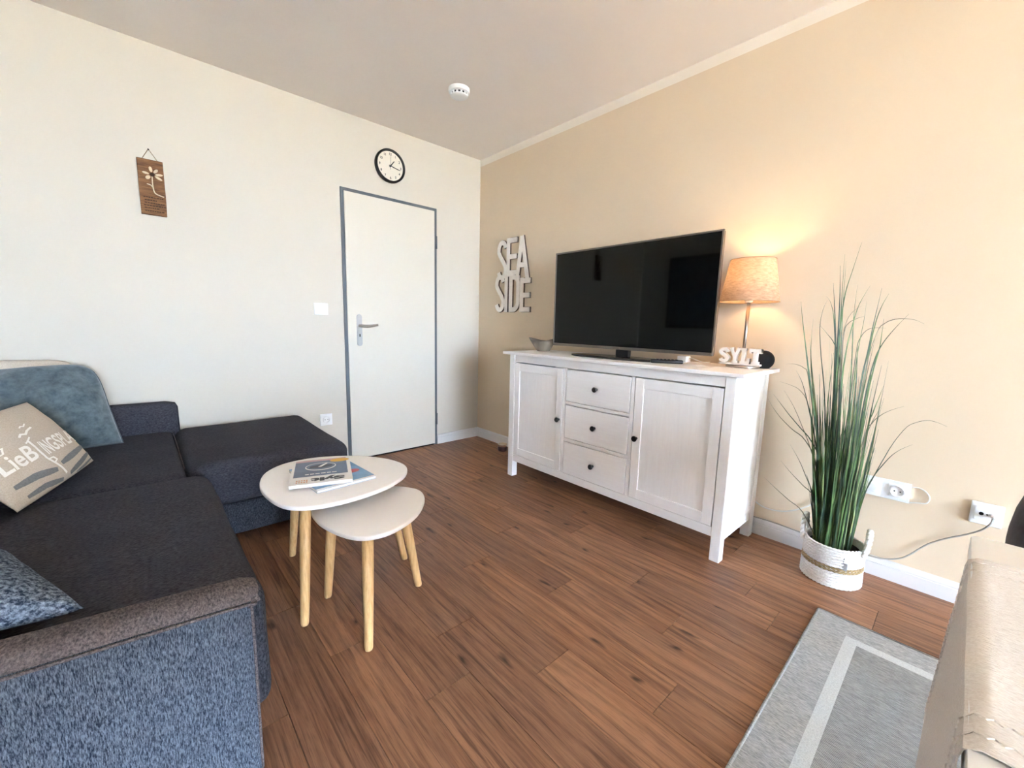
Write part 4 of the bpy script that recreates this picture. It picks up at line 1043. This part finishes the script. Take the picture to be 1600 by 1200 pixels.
# the single blades that stand out of the tuft: base first, in room coordinates; width; material
long_blades = [
    ([(-0.215, -2.8112, 0.146), (-0.215, -2.7596, 0.7217), (-0.215, -2.7478, 0.9113), (-0.215, -2.7384, 1.097), (-0.215, -2.7404, 1.232), (-0.215, -2.7546, 1.3275), (-0.215, -2.7703, 1.4276)], 0.0095, 'blade_green'),
    ([(-0.18, -2.8106, 0.146), (-0.18, -2.7582, 0.7169), (-0.18, -2.7403, 0.9632), (-0.18, -2.7286, 1.1506), (-0.18, -2.7207, 1.2821), (-0.18, -2.7149, 1.3936)], 0.0095, 'blade_green'),
    ([(-0.15, -2.7955, 0.146), (-0.15, -2.7504, 0.7399), (-0.15, -2.7271, 1.0161), (-0.15, -2.7132, 1.2054), (-0.15, -2.6994, 1.352)], 0.0108, 'blade_dark'),
    ([(-0.18, -2.8171, 0.146), (-0.18, -2.7601, 0.8008), (-0.18, -2.7394, 1.0709), (-0.18, -2.7278, 1.2557), (-0.18, -2.7223, 1.3647)], 0.0081, 'blade_green'),
    ([(-0.215, -2.8026, 0.146), (-0.215, -2.7472, 0.857), (-0.215, -2.7242, 1.0703), (-0.215, -2.7106, 1.1757), (-0.215, -2.6956, 1.2755)], 0.0095, 'blade_dark'),
    ([(-0.15, -2.791, 0.146), (-0.15, -2.7498, 0.6828), (-0.15, -2.7242, 0.9609), (-0.15, -2.7021, 1.1246), (-0.15, -2.6831, 1.1981), (-0.15, -2.6637, 1.2258)], 0.0068, 'blade_green'),
    ([(-0.18, -2.7866, 0.146), (-0.18, -2.7169, 0.7464), (-0.18, -2.6797, 0.9669), (-0.18, -2.662, 1.0906), (-0.18, -2.6652, 1.1671), (-0.18, -2.6766, 1.2074)], 0.0068, 'blade_dark'),
    ([(-0.215, -2.7831, 0.146), (-0.215, -2.7301, 0.517), (-0.215, -2.6861, 0.7369), (-0.215, -2.6606, 0.8465), (-0.215, -2.6324, 0.9815), (-0.215, -2.6036, 1.1222), (-0.215, -2.5894, 1.2023)], 0.0122, 'blade_green'),
    ([(-0.18, -2.7733, 0.146), (-0.18, -2.7003, 0.6195), (-0.18, -2.6655, 0.8157), (-0.18, -2.6428, 0.9643), (-0.18, -2.6358, 1.0538), (-0.18, -2.6342, 1.1289)], 0.0081, 'blade_green'),
    ([(-0.15, -2.7686, 0.146), (-0.15, -2.7101, 0.5577), (-0.15, -2.6695, 0.7846), (-0.15, -2.6427, 0.926), (-0.15, -2.6236, 1.0392)], 0.0081, 'blade_pale'),
    ([(-0.18, -2.8256, 0.146), (-0.18, -2.8073, 0.5868), (-0.18, -2.7886, 0.9133), (-0.18, -2.7745, 1.0982), (-0.18, -2.7706, 1.1893), (-0.18, -2.7703, 1.2664)], 0.0081, 'blade_green'),
    ([(-0.215, -2.8218, 0.146), (-0.215, -2.7721, 0.806), (-0.215, -2.7686, 0.993), (-0.215, -2.7752, 1.0848), (-0.215, -2.7862, 1.1695), (-0.215, -2.8006, 1.2196), (-0.215, -2.8158, 1.2587)], 0.0081, 'blade_green'),
    ([(-0.215, -2.8469, 0.146), (-0.215, -2.8338, 0.6271), (-0.215, -2.8298, 0.8671), (-0.215, -2.8372, 0.9974), (-0.215, -2.8415, 1.0989), (-0.215, -2.8465, 1.1737), (-0.215, -2.8514, 1.2471)], 0.0095, 'blade_dark'),
    ([(-0.15, -2.8431, 0.146), (-0.15, -2.8311, 0.7536), (-0.15, -2.8329, 0.9954), (-0.15, -2.8397, 1.1128), (-0.15, -2.8515, 1.1816), (-0.15, -2.8673, 1.2289)], 0.0068, 'blade_green'),
    ([(-0.18, -2.8467, 0.146), (-0.18, -2.8334, 0.6208), (-0.18, -2.8334, 0.9178), (-0.18, -2.8516, 1.0743), (-0.18, -2.8723, 1.1126), (-0.18, -2.8988, 1.1278), (-0.18, -2.9277, 1.1304), (-0.18, -2.9568, 1.1257), (-0.18, -2.9828, 1.1116)], 0.0054, 'blade_dry'),
    ([(-0.15, -2.8303, 0.146), (-0.15, -2.7965, 0.7199), (-0.15, -2.792, 0.9928), (-0.15, -2.7997, 1.0544), (-0.15, -2.8187, 1.0865), (-0.15, -2.8457, 1.0949), (-0.15, -2.8751, 1.0929)], 0.0054, 'blade_dry'),
    ([(-0.215, -2.851, 0.146), (-0.215, -2.8459, 0.6298), (-0.215, -2.8504, 0.8436), (-0.215, -2.8606, 0.9633), (-0.215, -2.8734, 1.0198), (-0.215, -2.8911, 1.0629), (-0.215, -2.9153, 1.1076), (-0.215, -2.9394, 1.1462)], 0.0068, 'blade_dark'),
    ([(-0.18, -2.8551, 0.146), (-0.18, -2.8499, 0.7335), (-0.18, -2.8572, 0.9201), (-0.18, -2.8665, 1.0112), (-0.18, -2.867, 1.0747), (-0.18, -2.8665, 1.1301)], 0.0068, 'blade_green'),
    ([(-0.215, -2.8633, 0.146), (-0.215, -2.8707, 0.6623), (-0.215, -2.8799, 0.7566), (-0.215, -2.8905, 0.8181), (-0.215, -2.8998, 0.8706)], 0.0068, 'blade_green'),
    ([(-0.15, -2.8557, 0.146), (-0.15, -2.8613, 0.5943), (-0.15, -2.8709, 0.6927), (-0.15, -2.8866, 0.7496), (-0.15, -2.8991, 0.7969)], 0.0054, 'blade_dry'),
    ([(-0.18, -2.8634, 0.146), (-0.18, -2.8617, 0.6274), (-0.18, -2.8772, 0.7064), (-0.18, -2.9005, 0.7453), (-0.18, -2.9283, 0.7711), (-0.18, -2.9632, 0.7923)], 0.0047, 'blade_dry'),
    ([(-0.215, -2.8633, 0.146), (-0.215, -2.8716, 0.3418), (-0.215, -2.8899, 0.4178), (-0.215, -2.9123, 0.504), (-0.215, -2.9314, 0.576), (-0.215, -2.9533, 0.6494), (-0.215, -2.9821, 0.7169), (-0.215, -3.0075, 0.7419), (-0.215, -3.0353, 0.7547), (-0.215, -3.0608, 0.7523), (-0.215, -3.0878, 0.742)], 0.0061, 'blade_dark'),
    ([(-0.18, -2.8608, 0.146), (-0.18, -2.8872, 0.3992), (-0.18, -2.906, 0.4857), (-0.18, -2.9276, 0.5409), (-0.18, -2.951, 0.5899), (-0.18, -2.9755, 0.6223), (-0.18, -3.0048, 0.6482)], 0.0054, 'blade_dark'),
    ([(-0.18, -2.8649, 0.146), (-0.18, -2.8666, 0.4346), (-0.18, -2.8676, 0.5187), (-0.18, -2.8678, 0.5823)], 0.0054, 'blade_dark'),
    ([(-0.215, -2.7897, 0.146), (-0.215, -2.7353, 0.4895), (-0.215, -2.6917, 0.5944), (-0.215, -2.6432, 0.648), (-0.215, -2.5962, 0.698), (-0.215, -2.5589, 0.7422), (-0.215, -2.5251, 0.782)], 0.0061, 'blade_dark'),
    ([(-0.18, -2.7778, 0.146), (-0.18, -2.7155, 0.4763), (-0.18, -2.6608, 0.5871), (-0.18, -2.6072, 0.6264), (-0.18, -2.5565, 0.6711), (-0.18, -2.5206, 0.7138), (-0.18, -2.4952, 0.7529)], 0.0054, 'blade_dry'),
    ([(-0.18, -2.7822, 0.146), (-0.18, -2.7246, 0.4788), (-0.18, -2.6829, 0.6508), (-0.18, -2.6605, 0.7283), (-0.18, -2.635, 0.8116), (-0.18, -2.6152, 0.8615), (-0.18, -2.5944, 0.897)], 0.0068, 'blade_dark'),
    ([(-0.15, -2.7799, 0.146), (-0.15, -2.7315, 0.4443), (-0.15, -2.6685, 0.726), (-0.15, -2.6326, 0.8846), (-0.15, -2.6154, 0.9091), (-0.15, -2.5946, 0.9203), (-0.15, -2.5692, 0.924), (-0.15, -2.544, 0.9204)], 0.0047, 'blade_dry'),
    ([(-0.215, -2.7635, 0.146), (-0.215, -2.6924, 0.2674), (-0.215, -2.6338, 0.305), (-0.215, -2.5782, 0.3427), (-0.215, -2.5232, 0.3826)], 0.0047, 'blade_dry'),
    ([(-0.18, -2.7758, 0.146), (-0.18, -2.7213, 0.3314), (-0.18, -2.6726, 0.3793), (-0.18, -2.623, 0.4227), (-0.18, -2.5769, 0.4689)], 0.0047, 'blade_dry'),
    ([(-0.15, -2.7666, 0.146), (-0.15, -2.7156, 0.3243), (-0.15, -2.6743, 0.4154), (-0.15, -2.6395, 0.4855), (-0.15, -2.5993, 0.5473)], 0.0047, 'blade_dry'),
    ([(-0.18, -2.8128, 0.146), (-0.18, -2.7818, 0.5806), (-0.18, -2.7476, 0.9365), (-0.18, -2.7209, 1.0217), (-0.18, -2.6894, 1.0667), (-0.18, -2.6583, 1.1043)], 0.0068, 'blade_dark'),
    ([(-0.15, -2.8173, 0.146), (-0.15, -2.752, 0.908), (-0.15, -2.743, 1.0712), (-0.15, -2.7536, 1.1116), (-0.15, -2.7768, 1.1304), (-0.15, -2.8018, 1.141)], 0.0054, 'blade_dry'),
    ([(-0.215, -2.8133, 0.146), (-0.215, -2.7786, 0.5864), (-0.215, -2.7532, 1.0185), (-0.215, -2.7558, 1.1104), (-0.215, -2.7681, 1.1492), (-0.215, -2.7824, 1.167), (-0.215, -2.7971, 1.1795)], 0.0047, 'blade_dry'),
    ([(-0.215, -2.8344, 0.146), (-0.215, -2.8164, 0.5955), (-0.215, -2.806, 0.917), (-0.215, -2.8078, 1.0471), (-0.215, -2.8113, 1.1238), (-0.215, -2.811, 1.1968)], 0.0068, 'blade_green'),
    ([(-0.18, -2.8341, 0.146), (-0.18, -2.8259, 0.5353), (-0.18, -2.8127, 0.8084), (-0.18, -2.8042, 0.9415), (-0.18, -2.7964, 1.0308)], 0.0122, 'blade_dark'),
    ([(-0.15, -2.7732, 0.146), (-0.15, -2.6931, 0.5833), (-0.15, -2.6465, 0.7518), (-0.15, -2.6114, 0.8058), (-0.15, -2.5742, 0.8249), (-0.15, -2.5263, 0.8372)], 0.0040, 'blade_dry'),
    ([(-0.18, -2.7822, 0.146), (-0.18, -2.7383, 0.394), (-0.18, -2.6832, 0.5568), (-0.18, -2.6452, 0.6432), (-0.18, -2.6013, 0.7332), (-0.18, -2.5563, 0.8011)], 0.0047, 'blade_dry'),
]
for pts, wd, m in long_blades: blade(pts, wd, m, random.uniform(-0.3, 0.3), 4)
rnd = random.Random(11)
for i in range(190):
    a = rnd.random()*2*PI; r = 0.068*math.sqrt(rnd.random())
    bx, by = bcx+r*math.cos(a), bcy+0.008+r*math.sin(a)
    hgt = rnd.choice([0.30, 0.45, 0.58, 0.68, 0.76, 0.84])*rnd.uniform(0.75, 1.1)
    lean = 0.10+0.75*(r/0.068)
    ly = (by-bcy)*lean*hgt*1.6+rnd.uniform(-0.035, 0.035)+0.018*hgt
    lx = (bx-bcx)*lean*hgt*1.0+rnd.uniform(-0.03, 0.03)
    tip = Vector((min(bx+lx, -0.02), by+ly, 0.146+hgt))
    p0 = Vector((bx, by, 0.144)); p1 = p0.lerp(tip, 0.35)+Vector((0, 0, 0.02)); p2 = p0.lerp(tip, 0.7)+Vector((0, 0, 0.015))
    p2 += Vector((rnd.uniform(-.008, .008), rnd.uniform(-.008, .008), 0))
    blade([p0, p1, p2, tip], rnd.uniform(0.006, 0.012), rnd.choice(['blade_green', 'blade_green', 'blade_dark', 'blade_dark', 'blade_pale']), rnd.uniform(-1.0, 1.0), 3)

# ------------------------------------------------------------------ rug
RX0, RX1, RY0, RY1 = -0.494, -2.95, -2.838, -4.35
bm = B(); zt = 0.0075
def ringq(a, b, mi):
    """frame between inset a and inset b"""
    def c(i): return [(RX0-i, RY0-i), (RX1+i, RY0-i), (RX1+i, RY1+i), (RX0-i, RY1+i)]
    A, Bq = c(a), c(b)
    va = [bm.verts.new((x, y, zt)) for x, y in A]; vb = [bm.verts.new((x, y, zt)) for x, y in Bq]
    for k in range(4):
        f = bm.faces.new((va[k], va[(k+1) % 4], vb[(k+1) % 4], vb[k])); f.material_index = mi
    return vb
ringq(0.0, 0.100, 0); ringq(0.100, 0.1345, 1)
f = bm.faces.new([bm.verts.new((x, y, zt)) for x, y in ((RX0-.1345, RY0-.1345), (RX1+.1345, RY0-.1345), (RX1+.1345, RY1+.1345), (RX0-.1345, RY1+.1345))]); f.material_index = 2
bmesh.ops.remove_doubles(bm, verts=bm.verts, dist=1e-5)
bot = [bm.verts.new((x, y, 0.0005)) for x, y in ((RX0, RY0), (RX1, RY0), (RX1, RY1), (RX0, RY1))]
topo = [min(bm.verts, key=lambda v, p=p: (v.co-Vector((*p, zt))).length) for p in ((RX0, RY0), (RX1, RY0), (RX1, RY1), (RX0, RY1))]
for k in range(4): bm.faces.new((bot[k], bot[(k+1) % 4], topo[(k+1) % 4], topo[k]))
bm.faces.new(bot); fix(bm)
rg = thing('rug', 'flat-woven grey rug with a pale inset border stripe', 'rug', ((RX0+RX1)/2, (RY0+RY1)/2, 0))
obj('weave', bm, ['rug_border', 'rug_stripe', 'rug_centre'], rg)
bm = tube(B(), [(RX0, RY0, 0.006), (RX1, RY0, 0.006), (RX1, RY1, 0.006), (RX0, RY1, 0.006), (RX0, RY0, 0.006)], 0.0048, 8)
obj('binding', bm, 'rug_border', rg, smooth=True)

# ------------------------------------------------------------------ dining table, runner, chair
TX0, TX1, TY0, TY1, TZ = -1.362, -2.96, -3.152, -3.95, 0.740
dt = thing('dining_table', 'white dining table with a linen runner across it', 'table', ((TX0+TX1)/2, (TY0+TY1)/2, 0.008))
bm = box(B(), TX1, TX0, TY1, TY0, TZ-0.032, TZ)
es = [e for e in bm.edges if abs(e.verts[0].co.z-e.verts[1].co.z) > 0.01]
bmesh.ops.bevel(bm, geom=es, offset=0.012, segments=4, affect='EDGES', profile=0.5)
es = [e for e in bm.edges if e.calc_face_angle(0) > 1.0]
bmesh.ops.bevel(bm, geom=es, offset=0.002, segments=2, affect='EDGES', profile=0.5)
obj('tabletop', bm, 'table_white', dt, smooth='auto')
for x in (TX0-0.08, TX1+0.08):
    for y in (TY0-0.07, TY1+0.07): obj('leg', box(B(), x-0.03, x+0.03, y-0.03, y+0.03, 0.0085, TZ-0.0325, 0.003), 'table_white', dt)
for y in (TY0-0.07, TY1+0.07): obj('apron', box(B(), TX1+0.115, TX0-0.115, y-0.011, y+0.011, TZ-0.11, TZ-0.0325), 'table_white', dt)
# runner: lies across the top and hangs over the long side
rn = thing('table_runner', 'greige linen table runner hanging over the table edge', 'table runner', (-1.69, -3.5, TZ))
RXA, RXB = -1.478, -1.908
def run_pt(s, a, off=0.0):
    """s: metres from the table edge (+ = hanging down on the room side, - = across the top), a: 0..1 across the width"""
    x = RXA+(RXB-RXA)*a; r = 0.010
    if s < -r: y, z, n = TY0+s, TZ+0.0015, Vector((0, 0, 1))
    elif s < r*0.57:
        th = (s+r)/(r*1.57)*PI/2; y = TY0-r+(r+0.0015)*math.sin(th)+0.0; z = TZ-r+(r+0.0015)*math.cos(th); n = Vector((0, math.sin(th), math.cos(th)))
    else:
        dn = s-r*0.57; y = TY0+0.0015+0.012*min(1, dn/0.25)*(0.5+0.5*math.sin(a*9+1)); z = TZ-r-dn; n = Vector((0, 1, 0))
    wav = 0.0012*(1+noise.noise(Vector((s*14, a*3, 2)))) if s < -0.02 else 0.0015*(1+noise.noise(Vector((s*8, a*5, 2))))
    return Vector((x, y, z))+n*(off+wav)
def run_mesh(s0, s1, a0, a1, off, ns, na, th=0.0012):
    bm = B(); G = {}
    for k, o_ in enumerate((off, off+th)):
        for i in range(ns+1):
            for j in range(na+1): G[k, i, j] = bm.verts.new(run_pt(s0+(s1-s0)*i/ns, a0+(a1-a0)*j/na, o_))
    for k in (0, 1):
        for i in range(ns):
            for j in range(na): bm.faces.new((G[k, i, j], G[k, i+1, j], G[k, i+1, j+1], G[k, i, j+1]))
    for i in range(ns):
        for j in (0, na): bm.faces.new((G[0, i, j], G[0, i+1, j], G[1, i+1, j], G[1, i, j]))
    for j in range(na):
        for i in (0, ns): bm.faces.new((G[0, i, j], G[0, i, j+1], G[1, i, j+1], G[1, i, j]))
    return fix(bm)
obj('cloth', run_mesh(-0.80, 0.40, 0, 1, 0.0002, 150, 16), 'runner_linen', rn, smooth='auto')
for a0 in (0.040, 0.105, 0.895, 0.955):
    bm = B(); n_ = 90
    for k in range(-34, 26):
        s = k*0.010; tube(bm, [run_pt(s, a0+0.004, 0.0012), run_pt(s+0.005, a0-0.004, 0.0018), run_pt(s+0.010, a0+0.004, 0.0012)], 0.0009, 4)
    obj('drawn_thread_seam', bm, 'runner_linen', rn, kind='stuff')
# tub chair at the head of the table
chx, chy = -0.98, -3.52
ch = thing('tub_chair', 'dark grey velvet tub chair at the far end of the table', 'chair', (chx, chy, 0.008))
bm = B(); n_, m_ = 36, 12; G = {}
for k, off in enumerate((0.0, -0.045)):
    for i in range(n_+1):
        a = math.radians(-118+236*i/n_)          # shell wraps the back (+x) and both sides
        edge = abs(a)/math.radians(118)
        top = 0.80-0.17*max(0, edge-0.35)**1.3*1.6
        for j in range(m_+1):
            t = j/m_; r = 0.245+0.048*math.sin(t*PI*0.75)+off+0.0
            if t > 0.9: r -= 0.012*((t-0.9)/0.1)*(1 if k == 0 else -1)
            z = 0.40+(top-0.40)*t
            G[k, i, j] = bm.verts.new((chx+0.02+r*math.cos(a), chy+r*math.sin(a)*1.03, z))
for k in (0, 1):
    for i in range(n_):
        for j in range(m_): bm.faces.new((G[k, i, j], G[k, i+1, j], G[k, i+1, j+1], G[k, i, j+1]))
for i in range(n_):
    for j in (0, m_): bm.faces.new((G[0, i, j], G[0, i+1, j], G[1, i+1, j], G[1, i, j]))
for j in range(m_):
    for i in (0, n_): bm.faces.new((G[0, i, j], G[0, i, j+1], G[1, i, j+1], G[1, i, j]))
fix(bm); obj('backrest', bm, 'chair_velvet', ch, smooth='auto')
out = [(chx-0.02+0.235*math.cos(2*PI*k/40)*(1.05 if math.cos(2*PI*k/40) < 0 else 0.9), chy+0.222*math.sin(2*PI*k/40)) for k in range(40)]
obj('seat', prism(B(), out, 0.40, 0.475, 0.022, 4), 'chair_velvet', ch, smooth='auto')
for sx in (-1, 1):
    for sy_ in (-1, 1):
        obj('leg', tube(B(), [(chx+sx*0.21, chy+sy_*0.21, 0.0085), (chx+sx*0.15, chy+sy_*0.15, 0.3995)], [0.009, 0.014], 12), 'black_plastic', ch, smooth='auto')
# framed dark picture on the wall above the sofa (seen only as a reflection in the television)
pr = thing('wall_picture', 'dark framed picture on the wall above the sofa', 'picture', (XW+0.015, -0.85, 1.05))
obj('picture_frame', box(B(), XW+0.001, XW+0.026, -1.26, -0.40, 1.08, 1.96, 0.003), 'black_plastic', pr)
obj('picture_print', box(B(), XW+0.0262, XW+0.0275, -1.22, -0.44, 1.12, 1.92), 'cover_blue', pr)
